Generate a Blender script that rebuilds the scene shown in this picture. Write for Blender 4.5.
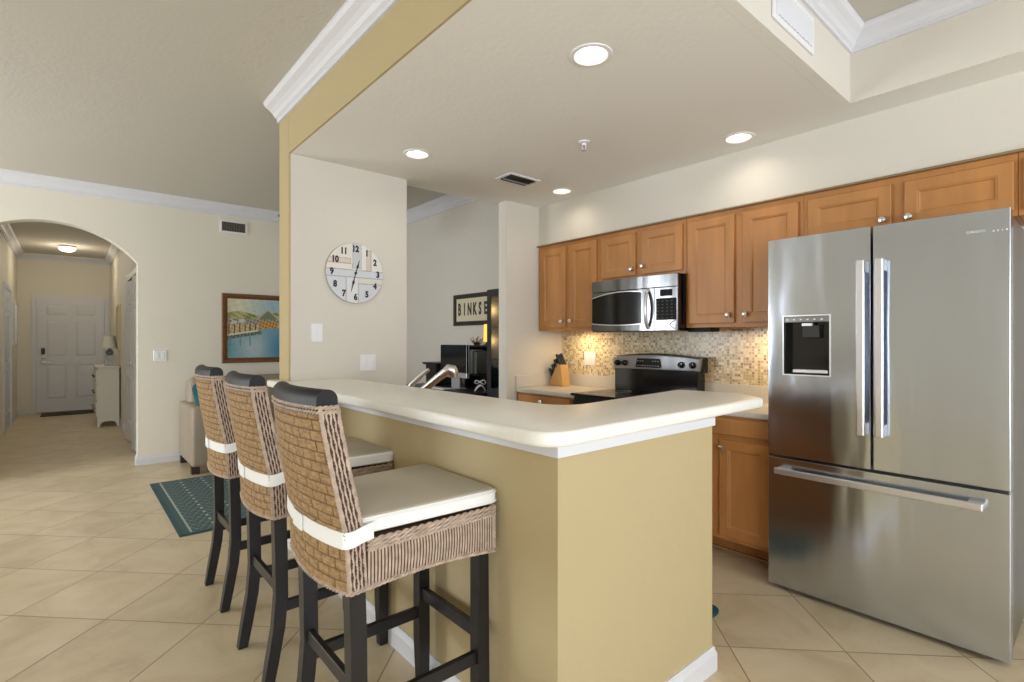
import bpy, bmesh, math, random
from mathutils import Vector, Matrix
random.seed(7)
R = math.radians
sc = bpy.context.scene
C = sc.collection
for o in list(bpy.data.objects): bpy.data.objects.remove(o)

# ---------------------------------------------------------------- camera, world, light, exposure
cam = bpy.data.objects.new('camera', bpy.data.cameras.new('camera'))
C.objects.link(cam); sc.camera = cam
cam.location = (0, 0, 1.3)
cam.rotation_euler = (R(90), 0, -R(40.656))
cam.data.sensor_width = 36; cam.data.lens = 36*517/1024
cam.data.clip_start = 0.02
sc.view_settings.view_transform = 'Standard'; sc.view_settings.look = 'None'
sc.view_settings.gamma = 1; sc.view_settings.use_curve_mapping = False
sc.view_settings.exposure = 0.5
try:
    sc.cycles.use_denoising = True
    sc.cycles.max_bounces = 8; sc.cycles.diffuse_bounces = 5; sc.cycles.glossy_bounces = 4
    sc.cycles.caustics_reflective = False; sc.cycles.caustics_refractive = False
    sc.cycles.sample_clamp_indirect = 4
except Exception: pass
w = bpy.data.worlds.new('world'); sc.world = w; w.use_nodes = True
w.node_tree.nodes['Background'].inputs[0].default_value = (0.80, 0.90, 1.0, 1)
w.node_tree.nodes['Background'].inputs[1].default_value = 1.2

def light(name, kind, loc, power, col=(1,1,1), size=0.1, size_y=None, rot=(0,0,0), spot=None, blend=0.6):
    d = bpy.data.lights.new(name, kind); d.energy = power; d.color = col
    if kind == 'AREA':
        d.size = size
        if size_y: d.shape = 'RECTANGLE'; d.size_y = size_y
    else: d.shadow_soft_size = size
    if spot: d.spot_size = spot; d.spot_blend = blend
    o = bpy.data.objects.new(name, d); C.objects.link(o); o.location = loc; o.rotation_euler = rot
    return o
FILL = (0.93, 0.985, 1.06)
# added fill lights at unseen window openings behind and beside the camera;
# tilted upwards to brighten the ceilings
light('fill_south', 'AREA', (-1.7, -3.35, 1.2), 108, FILL, 4.2, 1.9, (R(124), 0, R(-8)))
light('fill_kitchen', 'AREA', (2.2, -3.35, 1.45), 52, FILL, 1.6, 1.3, (R(128), 0, 0))
light('fill_west', 'AREA', (-3.85, 5.5, 1.3), 92, FILL, 1.7, 2.1, (R(97), 0, R(-96)))
light('fill_hall', 'AREA', (0, 9.0, 2.75), 4, (1, .93, .8), 0.9, 2.5, (0, 0, 0))  # added warm fill below the hall ceiling, no fixture of its own

# ---------------------------------------------------------------- helpers
def srgb(r, g, b):
    f = lambda c: ((c/255+0.055)/1.055)**2.4 if c > 10 else c/255/12.92
    return (f(r), f(g), f(b), 1)
def new_mat(name):
    m = bpy.data.materials.new(name); m.use_nodes = True
    return m, m.node_tree, m.node_tree.nodes['Principled BSDF']
def mat(name, col, rough=0.5, metal=0.0, bump=0, bscale=60, vary=0, vscale=4, spec=None, stretch=(1,1,1), coat=0, emit=None, estr=0):
    m, nt, p = new_mat(name); N = nt.nodes; L = nt.links
    c = srgb(*col); p.inputs['Base Color'].default_value = c
    p.inputs['Roughness'].default_value = rough; p.inputs['Metallic'].default_value = metal
    if spec is not None: p.inputs['Specular IOR Level'].default_value = spec
    if coat: p.inputs['Coat Weight'].default_value = coat; p.inputs['Coat Roughness'].default_value = .1
    if emit: p.inputs['Emission Color'].default_value = srgb(*emit); p.inputs['Emission Strength'].default_value = estr
    tc = N.new('ShaderNodeTexCoord'); mp = N.new('ShaderNodeMapping'); mp.inputs['Scale'].default_value = stretch
    L.new(tc.outputs['Object'], mp.inputs['Vector'])
    if vary or name.startswith('wood'):
        n = N.new('ShaderNodeTexNoise'); n.inputs['Scale'].default_value = vscale; n.inputs['Detail'].default_value = 6
        L.new(mp.outputs[0], n.inputs['Vector'])
        mx = N.new('ShaderNodeMix'); mx.data_type = 'RGBA'
        d = [max(0, v*(1-vary)) for v in c[:3]]+[1]; u = [min(1, v*(1+vary)) for v in c[:3]]+[1]
        mx.inputs['A'].default_value = d; mx.inputs['B'].default_value = u
        mr = N.new('ShaderNodeMapRange'); mr.inputs['From Min'].default_value = .3; mr.inputs['From Max'].default_value = .7
        L.new(n.outputs['Fac'], mr.inputs['Value']); L.new(mr.outputs[0], mx.inputs['Factor'])
        L.new(mx.outputs['Result'], p.inputs['Base Color'])
    if bump:
        n2 = N.new('ShaderNodeTexNoise'); n2.inputs['Scale'].default_value = bscale; n2.inputs['Detail'].default_value = 4
        L.new(mp.outputs[0], n2.inputs['Vector'])
        b = N.new('ShaderNodeBump'); b.inputs['Strength'].default_value = bump; b.inputs['Distance'].default_value = .004
        L.new(n2.outputs['Fac'], b.inputs['Height']); L.new(b.outputs[0], p.inputs['Normal'])
    return m
def attr_mat(name, rough=.6):
    m, nt, p = new_mat(name)
    a = nt.nodes.new('ShaderNodeAttribute'); a.attribute_name = 'Col'
    nt.links.new(a.outputs['Color'], p.inputs['Base Color']); p.inputs['Roughness'].default_value = rough
    return m

M = {}
M['wall'] = mat('wall_beige', (228,223,209), .85, bump=.25, bscale=90)
M['wallk'] = mat('wall_cream', (215,210,200), .85, bump=.2, bscale=90)
M['yellow'] = mat('wall_yellow', (184,167,128), .85, bump=.25, bscale=90)
M['ceil'] = mat('ceiling_paint_darkened', (198,194,184), .9, bump=.35, bscale=45)  # same paint as the kitchen ceiling, dimmer light put into the colour
M['ceilk'] = mat('ceiling_paint_lightened', (234,232,226), .9, bump=.35, bscale=45)  # same paint again, lightened in place of more light on it
M['trim'] = mat('trim_white', (216,217,222), .45)
M['white'] = mat('white_plastic', (232,232,236), .4)
M['wood'] = mat('wood_maple', (184,128,72), .42, vary=.14, vscale=3.5, stretch=(3,3,.5), bump=.04, bscale=40)
M['wooddk'] = mat('wood_maple_shadow_line', (110,66,30), .5, vary=.15, vscale=4)
M['bar'] = mat('bar_top_cream', (241,239,232), .3, vary=.02, vscale=60)
M['counter'] = mat('counter_greige', (212,207,198), .3, vary=.03, vscale=80)
M['steel'] = None
M['black'] = mat('black_gloss', (14,14,16), .12)
M['blackm'] = mat('black_satin', (26,26,28), .42)
M['keypad'] = mat('keypad_black', (12,12,13), .5, spec=.2)
M['chrome'] = mat('brushed_nickel', (222,222,222), .3, metal=1)
M['handle'] = mat('handle_steel', (222,222,226), .3, metal=.85)
M['legw'] = mat('wood_espresso', (25,24,26), .36, vary=.25, vscale=8)
M['cap'] = mat('wood_espresso_cap', (20,19,22), .5, vary=.2, vscale=8, spec=.3)
M['wbk'] = mat('wicker_golden', (154,123,80), .7, vary=.36, vscale=42, stretch=(1,1,3), bump=.3, bscale=300)
M['wbd'] = mat('wicker_golden_gap_shade', (118,88,54), .8, vary=.3, vscale=30)  # shade painted into the gaps between the golden strands
M['wsd'] = mat('wicker_pale_lit', (178,158,141), .65, vary=.25, vscale=40, bump=.3, bscale=200)  # paler than the back: own tone plus side light painted in
M['wsdd'] = mat('wicker_gap_shade', (80,56,42), .8)  # shade painted into the pale weave's gaps; also fills the seat behind it
M['cush'] = mat('cushion_canvas', (184,177,160), .85, bump=.2, bscale=300)
M['piping'] = mat('cushion_edge_white', (236,236,234), .8)
M['leather'] = mat('leather_taupe', (158,145,126), .45, vary=.06, vscale=5, bump=.15, bscale=120)
M['glass'] = None
M['teal'] = mat('teal_fabric', (30,84,90), .9, vary=.3, vscale=15)
M['dark_brown'] = mat('dark_brown', (52,34,24), .6)
M['console'] = mat('console_cream', (222,219,208), .5)
M['bulb'] = mat('lamp_diffuser', (255,250,235), .5, emit=(255,248,232), estr=5)
M['can'] = mat('can_reflector', (224,212,190), .4)
M['frame'] = mat('frame_gilt_brown', (110,70,32), .4, vary=.3, vscale=30)
M['frameb'] = mat('frame_black', (40,36,30), .45)
M['blade'] = mat('fan_blade', (50,36,28), .5)
M['block'] = mat('wood_block', (205,165,110), .5, vary=.12, vscale=8)
M['vent'] = mat('vent_dark', (70,68,60), .8)
M['paint'] = attr_mat('painted_surface')

def steel_mat(name, col, rough):
    m, nt, p = new_mat(name); N = nt.nodes; L = nt.links
    p.inputs['Base Color'].default_value = srgb(*col); p.inputs['Metallic'].default_value = 1
    p.inputs['Roughness'].default_value = rough
    tc = N.new('ShaderNodeTexCoord')
    def noise(scale, st):
        mp = N.new('ShaderNodeMapping'); mp.inputs['Scale'].default_value = st
        L.new(tc.outputs['Object'], mp.inputs['Vector'])
        n = N.new('ShaderNodeTexNoise'); n.inputs['Scale'].default_value = scale; n.inputs['Detail'].default_value = 2
        L.new(mp.outputs[0], n.inputs['Vector']); return n
    a = noise(4.0, (1, 1, .22)); b = noise(9, (1, 1, 60))
    b1 = N.new('ShaderNodeBump'); b1.inputs['Strength'].default_value = .6; b1.inputs['Distance'].default_value = .02
    L.new(a.outputs['Fac'], b1.inputs['Height'])
    b2 = N.new('ShaderNodeBump'); b2.inputs['Strength'].default_value = .03; b2.inputs['Distance'].default_value = .002
    L.new(b.outputs['Fac'], b2.inputs['Height']); L.new(b1.outputs[0], b2.inputs['Normal'])
    L.new(b2.outputs[0], p.inputs['Normal'])
    p.inputs['Anisotropic'].default_value = .7; p.inputs['Anisotropic Rotation'].default_value = .25
    t = N.new('ShaderNodeTangent'); t.direction_type = 'RADIAL'; t.axis = 'Z'
    L.new(t.outputs[0], p.inputs['Tangent'])
    return m
M['steel'] = steel_mat('stainless_steel', (200,208,222), .18)
M['steels'] = steel_mat('stainless_side', (150,151,153), .4)
M['steeld'] = steel_mat('stainless_dark', (135,136,138), .22)

def glass_mat():
    m, nt, p = new_mat('clear_glass')
    p.inputs['Transmission Weight'].default_value = 1; p.inputs['Roughness'].default_value = .02
    p.inputs['IOR'].default_value = 1.45
    return m
M['glass'] = glass_mat()

def floor_mat():
    m, nt, p = new_mat('travertine_tile'); N = nt.nodes; L = nt.links
    tc = N.new('ShaderNodeTexCoord'); sp = N.new('ShaderNodeSeparateXYZ'); L.new(tc.outputs['Object'], sp.inputs[0])
    def mth(op, a, b=None):
        n = N.new('ShaderNodeMath'); n.operation = op
        for i, v in enumerate((a, b)):
            if v is None: continue
            if isinstance(v, (int, float)): n.inputs[i].default_value = v
            else: L.new(v, n.inputs[i])
        return n.outputs[0]
    s2 = math.sqrt(.5); T = .4718
    a = mth('MULTIPLY', mth('ADD', sp.outputs[0], sp.outputs[1]), s2)
    b = mth('MULTIPLY', mth('SUBTRACT', sp.outputs[1], sp.outputs[0]), s2)
    a = mth('DIVIDE', mth('SUBTRACT', a, 2.262), T); b = mth('DIVIDE', mth('SUBTRACT', b, 2.075), T)
    def edge(v):
        f = mth('FRACT', v); return mth('MINIMUM', f, mth('SUBTRACT', 1.0, f))
    e = mth('MINIMUM', edge(a), edge(b))
    g = N.new('ShaderNodeMapRange'); g.inputs['From Min'].default_value = .003; g.inputs['From Max'].default_value = .008
    L.new(e, g.inputs['Value'])
    cmb = N.new('ShaderNodeCombineXYZ'); L.new(mth('FLOOR', a), cmb.inputs[0]); L.new(mth('FLOOR', b), cmb.inputs[1])
    wn = N.new('ShaderNodeTexWhiteNoise'); L.new(cmb.outputs[0], wn.inputs['Vector'])
    add = N.new('ShaderNodeVectorMath'); add.operation = 'MULTIPLY_ADD'
    L.new(wn.outputs['Color'], add.inputs[0]); add.inputs[1].default_value = (9,9,9); L.new(tc.outputs['Object'], add.inputs[2])
    n1 = N.new('ShaderNodeTexNoise'); n1.inputs['Scale'].default_value = 3.2; n1.inputs['Detail'].default_value = 7; n1.inputs['Roughness'].default_value = .62; n1.inputs['Distortion'].default_value = .8
    L.new(add.outputs[0], n1.inputs['Vector'])
    cr = N.new('ShaderNodeValToRGB'); e_ = cr.color_ramp.elements
    e_[0].position = .3; e_[0].color = srgb(194,176,143); e_[1].position = .7; e_[1].color = srgb(219,203,174)
    x = e_.new(.5); x.color = srgb(210,193,162)
    L.new(n1.outputs['Fac'], cr.inputs[0])
    hs = N.new('ShaderNodeHueSaturation'); L.new(cr.outputs[0], hs.inputs['Color'])
    L.new(mth('ADD', mth('MULTIPLY', wn.outputs['Value'], .06), .97), hs.inputs['Value'])
    mx = N.new('ShaderNodeMix'); mx.data_type = 'RGBA'; L.new(g.outputs[0], mx.inputs['Factor'])
    mx.inputs['A'].default_value = srgb(150,128,98); L.new(hs.outputs[0], mx.inputs['B'])
    L.new(mx.outputs['Result'], p.inputs['Base Color'])
    p.inputs['Roughness'].default_value = .33
    bp = N.new('ShaderNodeBump'); bp.inputs['Strength'].default_value = .3; bp.inputs['Distance'].default_value = .003
    L.new(g.outputs[0], bp.inputs['Height']); L.new(bp.outputs[0], p.inputs['Normal'])
    return m
M['floor'] = floor_mat()

def mosaic_mat():
    m, nt, p = new_mat('mosaic_tile'); N = nt.nodes; L = nt.links
    tc = N.new('ShaderNodeTexCoord'); sp = N.new('ShaderNodeSeparateXYZ'); L.new(tc.outputs['Object'], sp.inputs[0])
    def mth(op, a, b=None):
        n = N.new('ShaderNodeMath'); n.operation = op
        for i, v in enumerate((a, b)):
            if v is None: continue
            if isinstance(v, (int, float)): n.inputs[i].default_value = v
            else: L.new(v, n.inputs[i])
        return n.outputs[0]
    T = .0195
    a = mth('DIVIDE', mth('ADD', sp.outputs[1], 10), T); b = mth('DIVIDE', sp.outputs[2], T)
    def edge(v):
        f = mth('FRACT', v); return mth('MINIMUM', f, mth('SUBTRACT', 1.0, f))
    e = mth('MINIMUM', edge(a), edge(b))
    g = mth('GREATER_THAN', e, .09)
    cmb = N.new('ShaderNodeCombineXYZ'); L.new(mth('FLOOR', a), cmb.inputs[0]); L.new(mth('FLOOR', b), cmb.inputs[1])
    wn = N.new('ShaderNodeTexWhiteNoise'); L.new(cmb.outputs[0], wn.inputs['Vector'])
    cr = N.new('ShaderNodeValToRGB'); cr.color_ramp.interpolation = 'CONSTANT'; e_ = cr.color_ramp.elements
    cols = [(0,(222,205,160)),(.22,(206,180,130)),(.4,(235,226,200)),(.58,(196,168,122)),(.72,(172,150,112)),(.82,(228,214,178)),(.93,(148,126,94))]
    e_[0].position = 0; e_[0].color = srgb(*cols[0][1]); e_[1].position = cols[1][0]; e_[1].color = srgb(*cols[1][1])
    for q, c in cols[2:]: x = e_.new(q); x.color = srgb(*c)
    L.new(wn.outputs['Value'], cr.inputs[0])
    mx = N.new('ShaderNodeMix'); mx.data_type = 'RGBA'; L.new(g, mx.inputs['Factor'])
    mx.inputs['A'].default_value = srgb(214,206,186); L.new(cr.outputs[0], mx.inputs['B'])
    L.new(mx.outputs['Result'], p.inputs['Base Color']); p.inputs['Roughness'].default_value = .25
    bp = N.new('ShaderNodeBump'); bp.inputs['Strength'].default_value = .4; bp.inputs['Distance'].default_value = .002
    L.new(g, bp.inputs['Height']); L.new(bp.outputs[0], p.inputs['Normal'])
    return m
M['mosaic'] = mosaic_mat()

def wpos(o):
    v = Vector(o.location)
    while o.parent: o = o.parent; v = v + Vector(o.location)
    return v
def root(name, label, cat, loc, group=None):
    o = bpy.data.objects.new(name, None); o.empty_display_size = .05; C.objects.link(o); o.location = loc
    o['label'] = label; o['category'] = cat
    if group: o['group'] = group
    return o
def obj(name, bm, m, parent=None, smooth=False, local=False, label=None, autos=None):
    """link bm as one mesh object; coordinates are world ones unless local"""
    me = bpy.data.meshes.new(name)
    if parent is not None and not local:
        bmesh.ops.translate(bm, verts=bm.verts, vec=-wpos(parent))
    bmesh.ops.recalc_face_normals(bm, faces=bm.faces)
    bm.to_mesh(me); bm.free()
    for x in (m if isinstance(m, (list, tuple)) else [m]): me.materials.append(x)
    o = bpy.data.objects.new(name, me); C.objects.link(o)
    if parent is not None: o.parent = parent
    if smooth:
        for f in me.polygons: f.use_smooth = True
        if autos is None: autos = 40
        try: me.set_sharp_from_angle(angle=R(autos))
        except Exception: pass
    if label: o['label'] = label
    return o
def struct(name, bm, m, smooth=False):
    o = obj(name, bm, m, smooth=smooth); o['kind'] = 'structure'; return o
def tag(o, label, cat, group=None):
    o['label'] = label; o['category'] = cat
    if group: o['group'] = group
    return o
def BM(): return bmesh.new()
def merge(dst, src, mi=0):
    vm = {}
    for v in src.verts: vm[v] = dst.verts.new(v.co)
    for f in src.faces:
        try: nf = dst.faces.new([vm[v] for v in f.verts]); nf.material_index = mi; nf.smooth = f.smooth
        except ValueError: pass
    src.free()
def box(bm, x0, x1, y0, y1, z0, z1, bev=0, seg=2, mi=0, mtx=None):
    t = BM(); bmesh.ops.create_cube(t, size=1)
    for v in t.verts: v.co = Vector(((x0+x1)/2+v.co.x*(x1-x0), (y0+y1)/2+v.co.y*(y1-y0), (z0+z1)/2+v.co.z*(z1-z0)))
    if bev: bmesh.ops.bevel(t, geom=t.edges[:], offset=bev, segments=seg, affect='EDGES', profile=.5)
    if mtx: bmesh.ops.transform(t, matrix=mtx, verts=t.verts)
    merge(bm, t, mi); return bm
def tube(bm, pts, r, n=8, caps=True, mi=0, closed=False, sq=None):
    """tube along pts; r float or list; sq=(w,h) gives a rectangular section"""
    pts = [Vector(p) for p in pts]; k = len(pts); rings = []
    up = Vector((0,0,1)); prev = None
    for i, p in enumerate(pts):
        if closed: d = pts[(i+1) % k]-pts[i-1]
        else: d = pts[min(i+1, k-1)]-pts[max(i-1, 0)]
        d.normalize()
        if prev is None:
            a = d.cross(up)
            if a.length < 1e-3: a = Vector((1,0,0))
        else: a = prev-d*prev.dot(d)
        a.normalize(); prev = a; b = d.cross(a).normalized()
        rr = r[i] if isinstance(r, (list, tuple)) else r
        if sq: offs = [(a*sx*sq[0]/2+b*sy*sq[1]/2) for sx, sy in ((-1,-1),(1,-1),(1,1),(-1,1))]
        else: offs = [(a*math.cos(2*math.pi*j/n)+b*math.sin(2*math.pi*j/n))*rr for j in range(n)]
        rings.append([bm.verts.new(p+o) for o in offs])
    m_ = len(rings[0])
    for i in range(k if closed else k-1):
        A, B = rings[i], rings[(i+1) % k]
        for j in range(m_):
            f = bm.faces.new((A[j], A[(j+1) % m_], B[(j+1) % m_], B[j])); f.material_index = mi
    if caps and not closed:
        for q in (rings[0][::-1], rings[-1]):
            f = bm.faces.new(q); f.material_index = mi
    return bm
def lathe(bm, prof, c=(0,0,0), n=24, axis='z', mi=0, cap=True):
    c = Vector(c); rings = []
    for r, h in prof:
        ring = []
        for j in range(n):
            a = 2*math.pi*j/n; u, v = r*math.cos(a), r*math.sin(a)
            ring.append(bm.verts.new(c+{'z': Vector((u,v,h)), 'x': Vector((h,u,v)), 'y': Vector((u,h,v))}[axis]))
        rings.append(ring)
    for A, B in zip(rings, rings[1:]):
        for j in range(n):
            f = bm.faces.new((A[j], A[(j+1) % n], B[(j+1) % n], B[j])); f.material_index = mi
    if cap:
        for q in (rings[0], rings[-1]):
            f = bm.faces.new(q); f.material_index = mi
    return bm
def prism(bm, poly, z0, z1, bev=0, seg=3, mi=0, F=None):
    t = BM(); vs = [t.verts.new((p[0], p[1], z0)) for p in poly]; f = t.faces.new(vs)
    r = bmesh.ops.extrude_face_region(t, geom=[f])
    for v in r['geom']:
        if isinstance(v, bmesh.types.BMVert): v.co.z = z1
    bmesh.ops.recalc_face_normals(t, faces=t.faces)
    if bev:
        ed = [e for e in t.edges if abs(e.verts[0].co.z-e.verts[1].co.z) < 1e-6]
        bmesh.ops.bevel(t, geom=ed, offset=bev, segments=seg, affect='EDGES', profile=.5)
    if F:
        for v in t.verts: v.co = Vector(F(*v.co))
    merge(bm, t, mi); return bm
def round_poly(pts, n=6):
    """pts: (x,y,r) -> rounded outline"""
    out = []; k = len(pts)
    for i, (x, y, r) in enumerate(pts):
        p = Vector((x, y)); a = Vector(pts[i-1][:2])-p; b = Vector(pts[(i+1) % k][:2])-p
        if r <= 0: out.append((x, y)); continue
        a.normalize(); b.normalize(); ang = a.angle(b); d = r/math.tan(ang/2)
        A = p+a*d; B = p+b*d
        for j in range(n+1):
            t = j/n; q = A*(1-t)**2+p*2*t*(1-t)+B*t*t
            # quadratic arc, pulled towards a circle
            out.append((q.x, q.y))
    return out
def rings_panel(bm, F, W, H, rings, mi=0, closed_back=True):
    """nested rectangle rings [(inset, depth)...] joined into a panelled slab"""
    prev = None; first = None
    for ins, d in rings:
        q = [bm.verts.new(F(u, v, d)) for u, v in ((ins, ins), (W-ins, ins), (W-ins, H-ins), (ins, H-ins))]
        if prev:
            for j in range(4):
                f = bm.faces.new((prev[j], prev[(j+1) % 4], q[(j+1) % 4], q[j])); f.material_index = mi
        else: first = q
        prev = q
    f = bm.faces.new(prev); f.material_index = mi
    if closed_back: f = bm.faces.new(first[::-1]); f.material_index = mi
def sweep(bm, path, prof, closed=False, mi=0):
    """mitred moulding: path [(x,y)], prof [(out, z)] with out measured to the LEFT of travel"""
    P = [Vector(p) for p in path]; k = len(P); rings = []
    for i in range(k):
        def nrm(a, b): d = (b-a).normalized(); return Vector((-d.y, d.x))
        if closed or 0 < i < k-1:
            n1 = nrm(P[i-1], P[i]); n2 = nrm(P[i], P[(i+1) % k]); n = (n1+n2); n = n/(n.dot(n1)) if n.dot(n1) else n1
        elif i == 0: n = nrm(P[0], P[1])
        else: n = nrm(P[-2], P[-1])
        rings.append([bm.verts.new((P[i].x+n.x*o, P[i].y+n.y*o, z)) for o, z in prof])
    m_ = len(prof)
    for i in range(k if closed else k-1):
        A, B = rings[i], rings[(i+1) % k]
        for j in range(m_):
            f = bm.faces.new((A[j], A[(j+1) % m_], B[(j+1) % m_], B[j])); f.material_index = mi
    if not closed:
        bm.faces.new(rings[0][::-1]); bm.faces.new(rings[-1])
    return bm
def crown_prof(zt, h=.11, d=.085):
    return [(0,zt), (d,zt), (d,zt-.012*h/.11), (d*.88,zt-.03*h/.11), (d*.62,zt-.045*h/.11), (d*.42,zt-.062*h/.11), (d*.3,zt-.08*h/.11), (d*.16,zt-.088*h/.11), (d*.16,zt-h), (0,zt-h)]
def base_prof(h=.09, d=.014):
    return [(0,0), (d,0), (d,h*.7), (d*.55,h*.86), (d*.4,h), (0,h)]
def paint_grid(name, F, nu, nv, fn, parent=None, m=None, label=None):
    me = bpy.data.meshes.new(name); vs = []; fs = []; cols = []
    off = wpos(parent) if parent else Vector()
    for j in range(nv+1):
        for i in range(nu+1): vs.append(Vector(F(i/nu, j/nv))-off)
    for j in range(nv):
        for i in range(nu):
            a = j*(nu+1)+i; fs.append((a, a+1, a+nu+2, a+nu+1)); cols += list(srgb(*fn((i+.5)/nu, (j+.5)/nv)))*4
    me.from_pydata(vs, [], fs)
    ca = me.color_attributes.new('Col', 'FLOAT_COLOR', 'CORNER'); ca.data.foreach_set('color', cols)
    me.materials.append(m or M['paint'])
    o = bpy.data.objects.new(name, me); C.objects.link(o)
    if parent: o.parent = parent
    if label: o['label'] = label
    return o
def text_bm(s, size, F, bold=.0, depth=.0008, align='CENTER', extr=.001):
    """text as a mesh in (u,v,d) mapped by F"""
    cu = bpy.data.curves.new('t', 'FONT'); cu.body = s; cu.size = size; cu.align_x = align; cu.align_y = 'CENTER'
    cu.offset = bold; cu.extrude = extr; cu.resolution_u = 3
    o = bpy.data.objects.new('t', cu); C.objects.link(o)
    bpy.context.view_layer.update()
    dg = bpy.context.evaluated_depsgraph_get()
    me = bpy.data.meshes.new_from_object(o.evaluated_get(dg))
    bm = BM(); bm.from_mesh(me)
    for v in bm.verts: v.co = Vector(F(v.co.x, v.co.y, v.co.z))
    bpy.data.objects.remove(o); bpy.data.curves.remove(cu); bpy.data.meshes.remove(me)
    return bm

# ---------------------------------------------------------------- dimensions
ZK, ZL, ZO = 2.50, 2.86, 3.05          # kitchen, living and office ceilings
XB = 3.53                              # back wall of kitchen
XP = 1.08                              # yellow face of beam and pier
YP = 3.43                              # pier face
YL = 6.65                              # far living wall
# ---------------------------------------------------------------- structure
b = BM(); box(b, -4.15, 3.7, -3.65, 12.8, -.1, 0); struct('floor', b, M['floor'])
b = BM(); box(b, XB, XB+.15, -3.65, YL+.15, 0, ZO+.1); struct('wall_right', b, M['wallk'])
b = BM(); box(b, -4.15, -4, -3.65, YL+.15, 0, .12); box(b, -4.15, -4, -3.65, 4.4, .12, 2.4); box(b, -4.15, -4, 6.3, YL+.15, .12, 2.4); box(b, -4.15, -4, -3.65, YL+.15, 2.4, ZL+.1)
struct('wall_west', b, M['wall'])
b = BM(); box(b, -4, -3.9, -3.65, -3.5, 0, ZL+.1); box(b, .5, 1.4, -3.65, -3.5, 0, ZL+.1); box(b, 3.0, XB, -3.65, -3.5, 0, ZL+.1)
box(b, -3.9, .5, -3.65, -3.5, 2.45, ZL+.1); box(b, 1.4, 3.0, -3.65, -3.5, 0, .75); box(b, 1.4, 3.0, -3.65, -3.5, 2.25, ZL+.1)
struct('wall_south', b, M['wall'])
# far living wall with the arched hall opening
b = BM()
ax0, ax1, az, aR, acx = -.81, .553, 2.46, .857, -.13
box(b, -4, ax0, YL, YL+.15, 0, ZL); box(b, ax1, XB, YL, YL+.15, 0, ZO+.05)
n = 28; xs = [ax0+(ax1-ax0)*i/n for i in range(n+1)]
zs = [az-(aR-math.sqrt(max(0, aR*aR-(x-acx)**2))) for x in xs]
lo = [[b.verts.new((x, y, z)) for x, z in zip(xs, zs)] for y in (YL, YL+.15)]
hi = [[b.verts.new((x, y, ZL)) for x in xs] for y in (YL, YL+.15)]
for i in range(n):
    b.faces.new((lo[0][i], lo[0][i+1], hi[0][i+1], hi[0][i])); b.faces.new((lo[1][i+1], lo[1][i], hi[1][i], hi[1][i+1]))
    b.faces.new((lo[0][i+1], lo[0][i], lo[1][i], lo[1][i+1]))
struct('wall_living', b, M['wall'])
# living ceiling (one slab, office part raised as a tray)
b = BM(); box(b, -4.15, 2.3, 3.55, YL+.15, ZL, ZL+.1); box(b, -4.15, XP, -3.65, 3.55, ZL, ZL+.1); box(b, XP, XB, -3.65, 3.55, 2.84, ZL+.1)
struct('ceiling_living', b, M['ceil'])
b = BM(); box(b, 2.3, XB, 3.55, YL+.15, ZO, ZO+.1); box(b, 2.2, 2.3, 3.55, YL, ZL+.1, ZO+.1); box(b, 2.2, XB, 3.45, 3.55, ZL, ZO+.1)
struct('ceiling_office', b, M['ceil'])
# kitchen ceiling with a tray opening and holes for the cans
CANS = [(1.665,1.43), (1.70,2.914), (3.005,1.444), (3.0,2.88)]
TX0, TX1, TY0, TY1 = 1.42, 2.994, -2.2, .867
b = BM(); edges = []
def loop(pts, z):
    v = [b.verts.new((x, y, z)) for x, y in pts]
    for i in range(len(v)): edges.append(b.edges.new((v[i], v[(i+1) % len(v)])))
loop([(XP,-3.5), (XB,-3.5), (XB,3.55), (XP,3.55)], ZK)
loop([(TX0-.05,TY0-.05), (TX0-.05,TY1+.05), (TX1+.05,TY1+.05), (TX1+.05,TY0-.05)], ZK)
for cx, cy in CANS: loop([(cx+.07*math.cos(-2*math.pi*j/24), cy+.07*math.sin(-2*math.pi*j/24)) for j in range(24)], ZK)
bmesh.ops.triangle_fill(b, edges=edges, use_beauty=True)
r = bmesh.ops.extrude_face_region(b, geom=b.faces[:])
for v in r['geom']:
    if isinstance(v, bmesh.types.BMVert): v.co.z = ZK+.12
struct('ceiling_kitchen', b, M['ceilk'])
b = BM()
box(b, TX0-.0495, TX1+.0495, TY1, TY1+.0495, ZK, 2.84); box(b, TX1, TX1+.0495, TY0, TY1, ZK, 2.84)
box(b, TX0-.0495, TX0, TY0, TY1, ZK, 2.84); box(b, TX0-.0495, TX1+.0495, TY0-.0495, TY0, ZK, 2.84)
bmesh.ops.recalc_face_normals(b, faces=b.faces)
for f in b.faces:
    if f.calc_center_median().z < ZK+.001: f.material_index = 1
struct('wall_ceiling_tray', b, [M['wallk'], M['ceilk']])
b = BM(); sweep(b, [(TX0,TY0), (TX1,TY0), (TX1,TY1), (TX0,TY1)], crown_prof(2.839, .095, .082), closed=True); struct('trim_1', b, M['trim'])
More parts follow.
